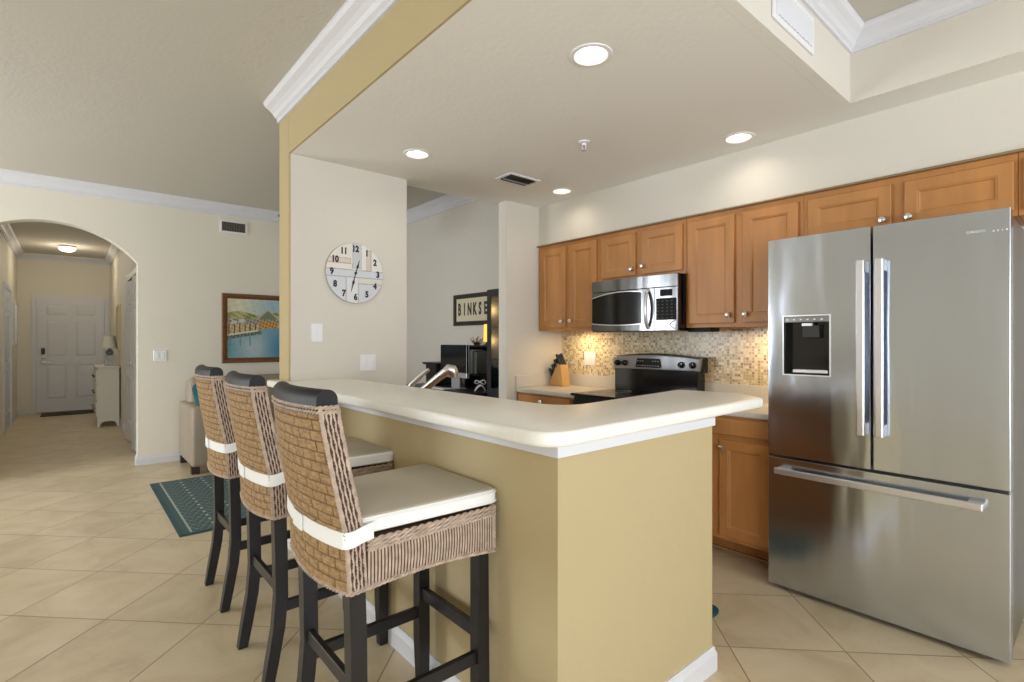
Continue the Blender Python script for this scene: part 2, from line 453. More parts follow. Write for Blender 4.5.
# beam face, pier, pony walls
b = BM(); box(b, XP-.012, XP-.0005, -3.5, YP-.002, ZK, ZL); struct('wall_beam', b, M['yellow'])
b = BM(); box(b, XP-.012, XP, YP+.001, YP+.19, 0, ZL); struct('wall_pier_side', b, M['yellow'])
b = BM(); box(b, XP, 1.912, YP, YP+.19, 0, ZK); box(b, XP, 1.912, YP+.12, YP+.19, ZK, ZL+.05); struct('wall_pier', b, M['wallk'])
b = BM(); box(b, 2.846, XB, 3.38, 3.49, 0, ZK); struct('wall_kitchen_end', b, M['wallk'])
b = BM(); box(b, 1.912, XB, 3.50, 3.55, ZK+.001, ZO+.05); struct('wall_header', b, M['wallk'])
b = BM(); box(b, 3.22, XB, -3.5, 3.38, 2.152, ZK); struct('wall_soffit', b, M['wallk'])
b = BM()
prism(b, [(1.061,1.035), (1.932,1.035), (1.932,1.155), (1.181,1.155), (1.181,3.43), (1.061,3.43)], 0, .9995)
struct('wall_peninsula', b, M['yellow'])
# crown moulding of the living side
b = BM(); sweep(b, [(XP-.012,YP+.19), (XP-.012,-3.5)][::-1], [(o, z) for o, z in crown_prof(ZL, .115, .1)]); struct('trim_2', b, M['trim'])
b = BM(); sweep(b, [(2.3, YL), (-4, YL)], crown_prof(ZL, .12, .1)); struct('trim_3', b, M['trim'])
b = BM(); sweep(b, [(XB,3.56), (XB,YL)], crown_prof(ZO, .15, .1)); struct('trim_4', b, M['trim'])
b = BM(); sweep(b, [(.62,6.8), (.62,12.6), (-.68,12.6), (-.68,6.8)], crown_prof(ZL, .11, .09)); struct('trim_5', b, M['trim'])
# baseboards
b = BM(); sweep(b, [(1.181,1.157), (1.932,1.157), (1.932,1.035), (1.061,1.035), (1.061,3.43)], base_prof(.095, .014)); struct('baseboard_peninsula', b, M['trim'])
b = BM(); sweep(b, [(XB,YL), (ax1,YL), (ax1,YL+.15)], base_prof()); sweep(b, [(ax0,YL+.15), (ax0,YL), (-4,YL)], base_prof()); struct('baseboard_living', b, M['trim'])
b = BM(); sweep(b, [(.62,9.3), (.62,12.6), (.58,12.6)], base_prof()); sweep(b, [(-.46,12.6), (-.68,12.6), (-.68,11.2)], base_prof()); struct('baseboard_hall', b, M['trim'])
# hall
b = BM(); box(b, -.83, -.68, 6.8, 10.0, 0, ZL); box(b, -.83, -.68, 10.0, 11.12, 2.08, ZL); box(b, -.83, -.68, 11.12, 12.75, 0, ZL)
struct('wall_hall_left', b, M['wall'])
b = BM(); box(b, .62, .77, 6.8, 7.15, 0, ZL); box(b, .62, .77, 7.15, 8.95, 2.12, ZL); box(b, .62, .77, 8.95, 12.75, 0, ZL); box(b, .74, .8, 7.1, 9.0, 0, 2.2)
struct('wall_hall_right', b, M['wall'])
b = BM(); box(b, -.68, -.43, 12.6, 12.75, 0, ZL); box(b, .53, .62, 12.6, 12.75, 0, ZL); box(b, -.43, .53, 12.6, 12.75, 2.08, ZL); box(b, -.5, .6, 12.72, 12.78, 0, 2.2)
struct('wall_hall_end', b, M['wall'])
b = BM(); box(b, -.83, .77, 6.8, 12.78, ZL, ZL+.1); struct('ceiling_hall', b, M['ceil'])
def casing(name, F, W, H, w_=.065, t=.018):
    b = BM()
    for u0, u1, v0, v1 in ((-w_, 0, 0, H+w_), (W, W+w_, 0, H+w_), (0, W, H, H+w_)):
        rings_panel(b, lambda u, v, d, u0=u0, v0=v0: F(u0+u, v0+v, d), u1-u0, 1, [(0,0), (0,t)]) if False else None
        vs = [F(u0,v0,-.01), F(u1,v0,-.01), F(u1,v1,-.01), F(u0,v1,-.01), F(u0,v0,t), F(u1,v0,t), F(u1,v1,t), F(u0,v1,t)]
        q = [b.verts.new(v) for v in vs]
        for f in ((0,1,2,3), (4,5,6,7), (0,1,5,4), (1,2,6,5), (2,3,7,6), (3,0,4,7)): b.faces.new([q[i] for i in f])
    return struct(name, b, M['trim'])
Fe = lambda u, v, d: (-.43+u, 12.6-d, v)            # front door plane (faces -y)
casing('trim_6', Fe, .96, 2.06)
def six_panel(name, F, W, H, t=.04, rows=None):
    """slab with six moulded panels; F maps (u,v,depth out)"""
    b = BM(); sw = .115; mw = .1
    pw = (W-2*sw-mw)/2
    rows = rows or [(.22*H/2.03, .62*H/2.03), (.98*H/2.03, .66*H/2.03), (1.72*H/2.03, .2*H/2.03)]
    def bx(u0, u1, v0, v1, d0, d1):
        q = [b.verts.new(F(*p)) for p in ((u0,v0,d0), (u1,v0,d0), (u1,v1,d0), (u0,v1,d0), (u0,v0,d1), (u1,v0,d1), (u1,v1,d1), (u0,v1,d1))]
        for f in ((0,1,2,3), (4,5,6,7), (0,1,5,4), (1,2,6,5), (2,3,7,6), (3,0,4,7)): b.faces.new([q[i] for i in f])
    bx(0, W, 0, H, 0, t-.012)
    cols = [(sw, pw), (sw+pw+mw, pw)]
    bx(0, sw, 0, H, t-.012, t); bx(W-sw, W, 0, H, t-.012, t); bx(sw+pw, sw+pw+mw, 0, H, t-.012, t)
    vv = [0]+[x for r_ in rows for x in (r_[0], r_[0]+r_[1])]+[H]
    for c0, cw in cols:
        for i in range(0, len(vv), 2): bx(c0, c0+cw, vv[i], vv[i+1], t-.012, t)
        for v0, h in rows:
            rings_panel(b, lambda u, v, d, c0=c0, v0=v0: F(c0+u, v0+v, d), cw, 1e-9, [(0,0)]) if False else None
            G = lambda u, v, d, c0=c0, v0=v0: F(c0+u, v0+v, d)
            rings_panel(b, G, cw, h, [(.012,t-.012), (.02,t-.011), (.045,t-.002)], closed_back=False)
    return b
dr = obj('door_1', six_panel('d', lambda u, v, d: (-.427+u, 12.62-d, .012+v), .954, 2.062), M['trim']); dr['kind'] = 'structure'
b = BM(); box(b, -.365, -.315, 12.555, 12.58, 1.06, 1.17, .006); obj('keypad_lock', b, M['blackm'], dr)
b = BM(); lathe(b, [(.026,0), (.026,-.018), (.018,-.024)], (-.34,12.579,1.0), 16, 'y'); lathe(b, [(.028,0), (.028,-.012), (.01,-.016), (.01,-.05)], (-.34,12.579,.92), 16, 'y')
tube(b, [(-.34,12.535,.92), (-.30,12.532,.918), (-.235,12.537,.912)], .009); obj('lever_handle', b, M['chrome'], dr, smooth=True)
# left hall door
Fl = lambda u, v, d: (-.68+d, 10.0+u, v)
casing('trim_7', Fl, 1.12, 2.06)
dl = obj('door_2', six_panel('d', lambda u, v, d: (-.715+d, 10.02+u, .012+v), 1.08, 2.03), M['trim']); dl['kind'] = 'structure'
# closet bifold
Fr = lambda u, v, d: (.62-d, 7.15+u, v)
casing('trim_8', Fr, 1.8, 2.1)
for k in range(4):
    fold = R(7)*(1 if k % 2 else -1)
    y0 = 7.17+k*.44
    def Fb(u, v, d, y0=y0, fold=fold, k=k):
        uu = u if not k % 2 else u
        base = .055 if fold < 0 else .003
        return (.655-d+ (-.05*(u/.435) if k % 2 == 0 else -.05*(1-u/.435)), y0+u, .012+v)
    b = six_panel('d', Fb, .435, 2.06, .03)
    o = obj('door_%d' % (3+k), b, M['trim']); o['kind'] = 'structure'
# unseen window frames, added around the openings of the fill lights
def window(name, F, W, H, cols, rows=1):
    b = BM()
    def bx(u0, u1, v0, v1, d0=-.04, d1=.04):
        q = [b.verts.new(F(*p)) for p in ((u0,v0,d0), (u1,v0,d0), (u1,v1,d0), (u0,v1,d0), (u0,v0,d1), (u1,v0,d1), (u1,v1,d1), (u0,v1,d1))]
        for f in ((0,1,2,3), (4,5,6,7), (0,1,5,4), (1,2,6,5), (2,3,7,6), (3,0,4,7)): b.faces.new([q[i] for i in f])
    bx(0, W, 0, .06); bx(0, W, H-.06, H)
    for i in range(cols+1):
        u = i*(W-.06)/cols; bx(u, u+.06, .06, H-.06)
    for j in range(1, rows): v = j*H/rows; bx(.06, W-.06, v-.02, v+.02)
    struct(name, b, M['trim'])
window('window_unseen_1', lambda u, v, d: (-3.9+u, -3.575+d, v), 4.4, 2.45, 3)
window('window_unseen_2', lambda u, v, d: (1.4+u, -3.575+d, .75+v), 1.6, 1.5, 2, 2)
window('window_unseen_3', lambda u, v, d: (-4.075+d, 4.4+u, .12+v), 1.9, 2.28, 2)

# ---------------------------------------------------------------- backsplash
b = BM(); box(b, XB-.008, XB, 1.17, 3.38, 1.0, 1.40); o = struct('wall_backsplash_tile', b, M['mosaic'])

# ---------------------------------------------------------------- bar top
bar = root('bar_countertop', 'long L-shaped cream bar top with rounded edges on the yellow half wall', 'countertop', (1.2, 2.2, 1.0))
poly = round_poly([(.99,3.62,0), (.99,1.0,.11), (2.375,1.025,.045), (2.50,1.20,.05), (2.44,1.50,.04), (1.47,1.40,.14), (1.47,3.428,0), (1.066,3.428,0), (1.066,3.62,0)])
b = BM(); prism(b, poly, 1.0, 1.045, .012, 3); obj('slab', b, M['bar'], bar, smooth=True, autos=50)
b = BM(); prism(b, [(1.049,3.43), (1.049,1.023), (1.934,1.023), (1.938,1.03), (1.938,1.16), (1.19,1.16), (1.19,3.43), (1.17,3.43), (1.17,1.14), (1.925,1.14), (1.925,1.0365), (1.0595,1.0365), (1.0595,3.43)], .968, .9998)
obj('apron_trim', b, M['trim'], bar, label='white trim strip under the slab')

# ---------------------------------------------------------------- cabinets
def Fx(xf, y1, z0):  # faces -x ; u runs from far (large y) towards the camera
    return lambda u, v, d: (xf-d, y1-u, z0+v)
DR = [(0,0), (0,.016), (.003,.019), (.052,.019), (.056,.0165), (.060,.0165), (.066,.010)]
SL = [(0,0), (0,.014), (.006,.019)]
def knob(bm, F, u, v):
    p = Vector(F(u, v, .019)); q = Vector(F(u, v, 1.019))-p
    c = p
    sgn = -1 if q.x < 0 else 1
    lathe(bm, [(.007,0), (.006,sgn*.012), (.015,sgn*.018), (.018,sgn*.023), (.015,sgn*.029), (.006,sgn*.032)], c, 14, 'x')
def cabinet(name, label, y1, y0, z0, z1, doors, drawers=(), x_face=3.22, x_back=XB-.002, group=None, toe=False, sgn=1):
    """doors: (y_hi, y_lo, z_lo, z_hi, knob_y, knob_z)"""
    rt = root(name, label, 'cabinet', (x_face, (y0+y1)/2, z0 if not toe else 0), group)
    b = BM(); box(b, x_face, x_back, y0, y1, z0, z1, .001, 1)
    if toe: box(b, 3.12, x_back, y0, y1, 0, z0)
    obj('carcass', b, M['wood'], rt)
    for k, (yh, yl, zl, zh, ky, kz) in enumerate(doors):
        F = Fx(x_face, yh, zl); b = BM(); rings_panel(b, F, yh-yl, zh-zl, DR); d = obj('door', b, M['wood'], rt)
        if ky is not None: b = BM(); knob(b, F, yh-ky, kz-zl); obj('knob', b, M['chrome'], d, smooth=True)
    for k, (yh, yl, zl, zh, ky, kz) in enumerate(drawers):
        F = Fx(x_face, yh, zl); b = BM(); rings_panel(b, F, yh-yl, zh-zl, SL); d = obj('drawer', b, M['wood'], rt)
        if ky is not None: b = BM(); knob(b, F, yh-ky, kz-zl); obj('knob', b, M['chrome'], d, smooth=True)
    return rt
G = None
cabinet('wall_cabinet', 'two-door maple wall cabinet in the corner above the knife block', 3.375, 2.672, 1.39, 2.14,
        [(3.346,3.039,1.415,2.105,3.071,1.47), (2.993,2.698,1.415,2.108,2.967,1.47)])
cabinet('wall_cabinet', 'short two-door maple wall cabinet directly above the microwave', 2.67, 1.914, 1.765, 2.14,
        [(2.645,2.322,1.79,2.105,2.349,1.838), (2.269,1.937,1.79,2.108,2.251,1.85)])
cabinet('wall_cabinet', 'tall two-door maple wall cabinet between the microwave and the refrigerator', 1.912, 1.166, 1.39, 2.14,
        [(1.89,1.569,1.416,2.108,1.603,1.466), (1.517,1.192,1.416,2.108,1.493,1.468)])
cabinet('wall_cabinet', 'wide maple wall cabinet above the refrigerator', 1.164, .28, 1.86, 2.14,
        [(1.14,.745,1.885,2.105,.779,1.926), (.691,.292,1.885,2.105,.67,1.923)])
cabinet('wall_cabinet', 'maple wall cabinet past the right end of the refrigerator, mostly cut off', .278, -.5, 1.86, 2.14,
        [(.262,-.1,1.885,2.108,None,0), (-.14,-.48,1.885,2.108,None,0)])
b = BM(); sweep(b, [(3.22,3.377), (3.22,-.5)][::-1], [(0,2.14), (.026,2.14), (.03,2.146), (.022,2.152), (0,2.152)]); struct('trim_9', b, mat('trim_taupe', (150,125,92), .5))
XF = 2.965
cabinet('base_cabinet', 'maple base cabinet with one drawer left of the black range', 3.378, 2.72, .12, .86,
        [(3.35,3.06,.15,.70,3.09,.65), (3.03,2.745,.15,.70,3.0,.65)], [(3.355,2.745,.735,.845,3.06,.80)], XF, toe=True)
cabinet('base_cabinet', 'maple base cabinet with one drawer beside the refrigerator', 1.925, 1.215, .12, .86,
        [(1.90,1.59,.145,.715,1.62,.665), (1.535,1.24,.145,.715,1.515,.667)], [(1.90,1.24,.745,.845,1.565,.808)], XF, toe=True)
b = BM(); box(b, 3.104, 3.12, 1.2, 1.93, 0, .012); struct('baseboard_kitchen', b, mat('toe_trim', (176,140,98), .6))
# kitchen counters
for nm, lb, y0, y1, left in (('countertop', 'greige countertop under the knife block in the corner', 2.705, 3.379, True), ('countertop', 'greige countertop between the range and the refrigerator', 1.205, 1.938, False)):
    rt = root(nm, lb, 'countertop', (3.2, (y0+y1)/2, .86))
    b = BM(); box(b, 2.935, XB-.002, y0, y1, .8605, .895, .008, 3); obj('slab', b, M['counter'], rt, smooth=True)
    b = BM(); box(b, XB-.022, XB-.009, y0, y1, .895, 1.0, .003)
    if left: box(b, 2.94, XB-.022, 3.365, 3.379, .895, 1.0, .003)
    obj('upstand', b, M['counter'], rt)
# sink side, hidden behind the bar
rt = root('sink_cabinet', 'maple sink cabinet run behind the raised bar', 'cabinet', (1.5, 2.3, 0))
b = BM(); box(b, 1.195, 1.82, 1.16, 3.42, .1, .86); box(b, 1.195, 1.75, 1.16, 3.42, 0, .1); obj('carcass', b, M['wood'], rt)
for k in range(4):
    b = BM(); rings_panel(b, lambda u, v, d, k=k: (1.82+d, 1.2+k*.55+u, .15+v), .52, .55, DR); obj('door', b, M['wood'], rt)
    b = BM(); rings_panel(b, lambda u, v, d, k=k: (1.82+d, 1.2+k*.55+u, .735+v), .52, .11, SL); obj('drawer', b, M['wood'], rt)
rt = root('sink_countertop', 'lower greige counter with the sink behind the raised bar', 'countertop', (1.5, 2.3, .86))
b = BM(); box(b, 1.192, 1.85, 1.162, 1.95, .861, .895); box(b, 1.192, 1.85, 2.7, 3.425, .861, .895); box(b, 1.192, 1.38, 1.95, 2.7, .861, .895); box(b, 1.78, 1.85, 1.95, 2.7, .861, .895); obj('slab', b, M['counter'], rt)
b = BM(); box(b, 1.38, 1.78, 1.95, 2.7, .70, .71); box(b, 1.38, 1.385, 1.95, 2.7, .7, .897); box(b, 1.775, 1.78, 1.95, 2.7, .7, .897); box(b, 1.38, 1.78, 1.95, 1.955, .7, .897); box(b, 1.38, 1.78, 2.695, 2.7, .7, .897); obj('basin', b, M['steels'], rt)

# faucet
fa = root('kitchen_faucet', 'chrome pull-out kitchen faucet rising behind the bar top', 'faucet', (1.56, 2.78, .895))
b = BM(); lathe(b, [(.034,0), (.034,.012), (.027,.02), (.025,.06), (.024,.08)], (1.565,2.77,.896), 20); lathe(b, [(.03,0), (.03,.012), (.024,.02), (.024,.09), (.026,.115), (.012,.13)], (1.60,2.84,.896), 20); obj('body', b, M['chrome'], fa, smooth=True)
b = BM(); tube(b, [(1.565,2.77,.95), (1.63,2.68,1.025), (1.66,2.60,1.085), (1.69,2.545,1.128)], [.021,.022,.024,.026], 14); obj('spout', b, M['chrome'], fa, smooth=True)
b = BM(); tube(b, [(1.683,2.557,1.118), (1.695,2.54,1.135), (1.709,2.533,1.132), (1.718,2.532,1.112), (1.721,2.533,1.09)], [.026,.031,.033,.031,.026], 16); obj('spray_head', b, M['chrome'], fa, smooth=True)
b = BM(); tube(b, [(1.60,2.84,1.0), (1.612,2.82,1.035), (1.64,2.78,1.08), (1.665,2.745,1.115), (1.675,2.73,1.125)], [.022,.019,.014,.013,.012], 10); obj('lever', b, M['chrome'], fa, smooth=True)

# ---------------------------------------------------------------- refrigerator
fr = root('refrigerator', 'stainless french door refrigerator with bottom freezer drawer', 'refrigerator', (3.17, .73, 0))
b = BM(); box(b, 2.905, 3.50, .27, 1.19, .03, 1.815, .006); box(b, 3.0, 3.45, .3, 1.16, 0, .03); obj('body', b, [M['steels']], fr)
def Ff(y1, z0): return lambda u, v, d: (2.895-d, y1-u, z0+v)
# left door with the dispenser recess
b = BM(); yA, yB, zA, zB = 1.195, .735, .705, 1.83
ya, yb, za, zb = 1.116, .905, 1.13, 1.425
xs_ = 2.82
def fq(*p): b.faces.new([b.verts.new(v) for v in p])
for (p, q, r_, s_) in ((yA, ya, zA, zB), (yb, yB, zA, zB), (ya, yb, zA, za), (ya, yb, zb, zB)):
    fq((xs_,p,r_), (xs_,q,r_), (xs_,q,s_), (xs_,p,s_))
xi = 2.875
fq((xi,ya,za), (xi,yb,za), (xi,yb,zb), (xi,ya,zb))
for (A, B_) in (((ya,za),(yb,za)), ((yb,za),(yb,zb)), ((yb,zb),(ya,zb)), ((ya,zb),(ya,za))):
    fq((xs_,*A), (xs_,*B_), (xi,*B_), (xi,*A))
xk = 2.897
for (A, B_) in (((yA,zA),(yB,zA)), ((yB,zA),(yB,zB)), ((yB,zB),(yA,zB)), ((yA,zB),(yA,zA))):
    fq((xs_,*A), (xs_,*B_), (xk,*B_), (xk,*A))
fq((xk,yA,zA), (xk,yB,zA), (xk,yB,zB), (xk,yA,zB))
bmesh.ops.remove_doubles(b, verts=b.verts, dist=1e-5)
ld = obj('door', b, M['steel'], fr)
def bar_handle(parent, p0, p1, w_, t, out, standn, name='handle'):
    b = BM(); x = 2.82-out
    p0 = Vector(p0); p1 = Vector(p1)
    if abs(p1.z-p0.z) > abs(p1.y-p0.y):
        box(b, x-t/2, x+t/2, p0.y-w_/2, p0.y+w_/2, p0.z, p1.z, .006)
        for z in (p0.z+.0, p1.z-.055): box(b, x, 2.823, p0.y-w_*.35, p0.y+w_*.35, z, z+.055, .005)
    else:
        box(b, x-t/2, x+t/2, p1.y, p0.y, p0.z-w_/2, p0.z+w_/2, .006)
        for y in (p1.y, p0.y-.055): box(b, x, 2.823, y, y+.055, p0.z-w_*.35, p0.z+w_*.35, .005)
    return obj(name, b, M['handle'], parent)
bar_handle(ld, (0,.762,.862), (0,.762,1.675), .034, .018, .048, 0)
b = BM(); box(b, 2.826, 2.873, yb+.004, ya-.004, za+.004, zb-.004)
dp = BM()
for x0, x1, y0, y1, z0, z1 in ((2.868,2.874,yb+.002,ya-.002,za+.002,zb-.03), (2.824,2.87,ya-.008,ya-.002,za+.002,zb-.03), (2.824,2.87,yb+.002,yb+.008,za+.002,zb-.03), (2.824,2.87,yb+.002,ya-.002,za+.002,za+.008)):
    box(dp, x0, x1, y0, y1, z0, z1)
b.free()
dsp = obj('dispenser', dp, M['black'], ld, label='black water and ice dispenser recess')
b = BM(); box(b, 2.819, 2.835, yb+.002, ya-.002, zb-.03, zb-.002, .002); obj('control_strip', b, M['steels'], ld)
for k in range(6): b = BM(); box(b, 2.8175, 2.8188, ya-.022-k*.032, ya-.012-k*.032, zb-.02, zb-.013); obj('button', b, M['white'], ld)
b = BM(); box(b, 2.835, 2.868, .955, 1.035, zb-.11, zb-.045, .004); lathe(b, [(.013,0), (.016,.03)], (2.848,.995,zb-.062), 12); obj('paddle', b, M['blackm'], dsp)
b = BM(); box(b, 2.828, 2.86, .985, 1.035, zb-.05, zb-.034, .002); obj('nozzle_plate', b, M['handle'], dsp)
b = BM(); box(b, 2.823, 2.866, yb+.01, ya-.04, za+.008, za+.026, .003); obj('drip_tray', b, M['handle'], dsp)
fb = BM()
for u0, u1, v0, v1 in ((ya,ya+.006,za-.006,zb+.006), (yb-.006,yb,za-.006,zb+.006), (yb,ya,za-.006,za), (yb,ya,zb,zb+.006)): box(fb, 2.8165, 2.8205, u0, u1, v0, v1)
obj('bezel', fb, M['handle'], ld)
b = BM(); box(b, 2.82, 2.897, .265, .725, .705, 1.83, .003); rd = obj('door', b, M['steel'], fr)
bar_handle(rd, (0,.69,.862), (0,.69,1.675), .034, .018, .048, 0)
FL = lambda u, v, d: (2.8195-d, -u, v)
lm = text_bm('BOSCH', .0135, lambda u, v, d: (2.8195-d, .362-u, 1.747+v), .0)
tube(lm, [(2.8192, (.392)+.005*math.cos(a*.5236), 1.747+.005*math.sin(a*.5236)) for a in range(12)], .0008, 5, closed=True)
obj('logo', lm, M['white'], rd)
for y_, w2 in ((.315,.004), (.302,.003), (.289,.003), (.276,.006)): b = BM(); box(b, 2.8185, 2.82, y_-w2/2, y_+w2/2, 1.739, 1.746); obj('badge_mark', b, M['white'], rd)
b = BM(); box(b, 2.82, 2.897, .265, 1.195, .025, .692, .003); dw = obj('freezer_drawer', b, M['steel'], fr)
bar_handle(dw, (0,1.145,.632), (0,.34,.632), .032, .018, .048, 0)

# ---------------------------------------------------------------- range
rg = root('range', 'black glass-top electric range with silver control panel', 'stove', (3.2, 2.32, 0))
b = BM(); box(b, 2.95, 3.40, 1.942, 2.70, .03, .885, .004); box(b, 3.0, 3.45, 1.97, 2.67, 0, .03); obj('body', b, M['blackm'], rg)
b = BM(); box(b, 2.905, 3.42, 1.941, 2.702, .886, .905, .006); obj('cooktop', b, M['black'], rg)
for (x_, y_, r_) in ((3.05,2.13,.09), (3.05,2.51,.11), (3.28,2.13,.11), (3.28,2.51,.08)):
    b = BM(); tube(b, [(x_+r_*math.cos(a*math.pi/16), y_+r_*math.sin(a*math.pi/16), .9055) for a in range(32)], .0012, 4, closed=True); obj('burner_ring', b, M['steels'], rg)
b = BM(); rings_panel(b, lambda u, v, d: (2.95-d, 2.69-u, .22+v), .74, .63, [(0,0), (0,.03), (.01,.035), (.1,.035), (.11,.03)]); dv = obj('oven_door', b, M['black'], rg)
b = BM(); tube(b, [(2.915,2.66,.80), (2.875,2.64,.80), (2.87,2.32,.80), (2.875,2.0,.80), (2.915,1.98,.80)], .011, 10); obj('handle', b, M['handle'], dv, smooth=True)
b = BM(); rings_panel(b, lambda u, v, d: (2.95-d, 2.69-u, .04+v), .74, .165, [(0,0), (0,.025), (.01,.03)]); obj('storage_drawer', b, M['black'], rg)
b = BM(); box(b, 3.40, 3.505, 1.932, 2.665, .905, 1.09, .004); obj('back_guard', b, M['black'], rg)
# arched control panel
b = BM(); n = 14
top = [(1.905+(2.685-1.905)*i/n, 1.175+.022*math.sin(math.pi*i/n)) for i in range(n+1)]
poly = [(1.915,1.078), (2.678,1.078)]+[(y, z) for y, z in top[::-1]]
prism(b, poly, 0, .085, .01, 3, F=lambda u, v, d: (3.395+d, u, v)); cp = obj('control_panel', b, M['steels'], rg, smooth=True, label='silver control panel')
b = BM(); prism(b, [(1.905,1.07), (1.905,1.18)]+[(y, z+.006) for y, z in top]+[(2.685,1.18), (2.685,1.07)], 0, .075, .004, 2, F=lambda u, v, d: (3.425+d, u, v)); obj('panel_shell', b, M['black'], rg)
b = BM(); prism(b, round_poly([(2.22,1.095,.012), (2.46,1.095,.012), (2.44,1.165,.012), (2.235,1.165,.012)]), 0, .004, F=lambda u, v, d: (3.392+d, u, v)); ds = obj('display', b, M['black'], rg)
for r_ in range(2):
    for k in range(9):
        if r_ == 1 and 2 < k < 6: continue
        b = BM(); box(b, 3.3905, 3.3925, 2.245+k*.023, 2.257+k*.023, 1.106+r_*.035, 1.113+r_*.035); obj('button', b, M['steels'], ds)
for y_ in (2.63, 2.56, 2.055, 1.965):
    b = BM(); lathe(b, [(.024,0), (.024,-.012), (.02,-.024), (.006,-.026)], (3.397,y_,1.125), 18, 'x'); k_ = obj('knob', b, M['black'], rg, smooth=True)
    b = BM(); box(b, 3.364, 3.372, y_-.003, y_+.003, 1.107, 1.143); obj('pointer', b, M['blackm'], k_)

# ---------------------------------------------------------------- microwave
mw = root('microwave', 'over-the-range stainless microwave with dark window and curved handle', 'microwave', (3.3, 2.28, 1.365))
b = BM(); box(b, 3.13, XB-.01, 1.915, 2.668, 1.368, 1.762, .004); obj('body', b, M['black'], mw)
def Fm(u, v, d): return (3.13-d-.022*math.sin(math.pi*max(0, min(1, u/.75))), 2.667-u, 1.37+v)
def curved_strip(name, m, zlo, zhi, u0, u1, d, parent, n=24, thick=.012, label=None):
    b = BM(); fr_ = []; bk = []
    for i in range(n+1):
        u = u0+(u1-u0)*i/n
        a, c = zlo(u), zhi(u)
        fr_.append([b.verts.new(Fm(u, a, d)), b.verts.new(Fm(u, c, d))]); bk.append([b.verts.new(Fm(u, a, d-thick)), b.verts.new(Fm(u, c, d-thick))])
    for i in range(n):
        b.faces.new((fr_[i][0], fr_[i+1][0], fr_[i+1][1], fr_[i][1]))
        b.faces.new((bk[i][0], bk[i][1], bk[i+1][1], bk[i+1][0]))
        b.faces.new((fr_[i][1], fr_[i+1][1], bk[i+1][1], bk[i][1])); b.faces.new((fr_[i][0], bk[i][0], bk[i+1][0], fr_[i+1][0]))
    for q in (fr_[0]+bk[0][::-1], fr_[-1]+bk[-1][::-1]): b.faces.new(q)
    return obj(name, b, m, parent, label=label)
k0 = lambda c: (lambda u: c)
arcT = lambda u: .245+.045*math.sin(math.pi*min(1, (u+.06)/.72))
arcB = lambda u: .072-.022*math.sin(math.pi*min(1, (u+.06)/.72))
curved_strip('vent_panel', M['steeld'], k0(.305), k0(.388), 0, .75, .012, mw)
md = curved_strip('door', M['steeld'], k0(.004), k0(.298), 0, .575, .012, mw)
curved_strip('window', M['black'], arcB, arcT, .004, .47, .0145, md, label='dark glass window')
curved_strip('window_rim', M['handle'], lambda u: arcT(u), lambda u: arcT(u)+.006, 0, .48, .0155, md)
curved_strip('window_rim', M['handle'], lambda u: arcB(u)-.006, lambda u: arcB(u), 0, .48, .0155, md)
cp2 = curved_strip('control_panel', M['steeld'], k0(.004), k0(.298), .58, .75, .012, mw)
curved_strip('keypad', M['keypad'], k0(.075), k0(.225), .592, .742, .0135, cp2)
curved_strip('display', M['keypad'], k0(.24), k0(.285), .622, .712, .0135, cp2)
for r_ in range(6):
    for c_ in range(4):
        b = BM(); p = Fm(.607+c_*.034, .085+r_*.023, .0145); box(b, p[0]-.001, p[0]+.001, p[1]-.008, p[1]+.008, p[2], p[2]+.009); obj('key', b, M['vent'], cp2)
b = BM(); pts = []
for i in range(17):
    t = i/16; p = Fm(.528+.008*math.sin(math.pi*t), .02+.27*t, .012+.045*math.sin(math.pi*t)**.6); pts.append(p)
tube(b, pts, .0115, 10); obj('handle', b, M['handle'], md, smooth=True)
b = BM(); tube(b, [Fm(.735-.04*math.sin(math.pi*t/8), .012+.06*t/8, .014) for t in range(9)], .003, 6); obj('badge', b, M['handle'], cp2)

# under cabinet light fixture
uc = root('under_cabinet_light', 'slim black light bar under the tall cabinet beside the microwave', 'light', (3.3, 1.8, 1.37))
b = BM(); box(b, 3.23, 3.35, 1.74, 1.905, 1.362, 1.389, .003); obj('housing', b, M['keypad'], uc)
light('under_cabinet_lamp_right', 'AREA', (3.36, 1.42, 1.375), 1.5, (1,.72,.38), .08, .2)
light('under_cabinet_lamp_left', 'AREA', (3.38, 3.02, 1.375), 1.3, (1,.72,.38), .08, .2)

# ---------------------------------------------------------------- knife block
kb = root('knife_block', 'light wooden knife block full of black-handled knives on the corner counter', 'knife block', (3.38, 3.25, .895))
b = BM(); prism(b, [(3.10,.897), (3.27,.897), (3.27,.93), (3.215,1.02), (3.18,1.10), (3.13,1.085)], 0, .095, .003, 2, F=lambda u, v, d: (3.33+d, u+.085, v)); obj('block', b, M['block'], kb)
dirv = Vector((-.2, .3, .93)).normalized()
for r_ in range(4):
    for c_ in range(3):
        st = Vector((3.345+c_*.031, 3.228+r_*.031, 1.085-r_*.04)); ln = .105-.004*r_+random.uniform(-.008, .012)
        b = BM(); tube(b, [st, st+dirv*ln*.5, st+dirv*ln], [.011,.0125,.0105], 8); h_ = obj('knife_handle', b, M['blackm'], kb, smooth=True)
        b = BM(); tube(b, [st+dirv*ln, st+dirv*(ln+.004)], .007, 8); obj('rivet', b, M['chrome'], h_)

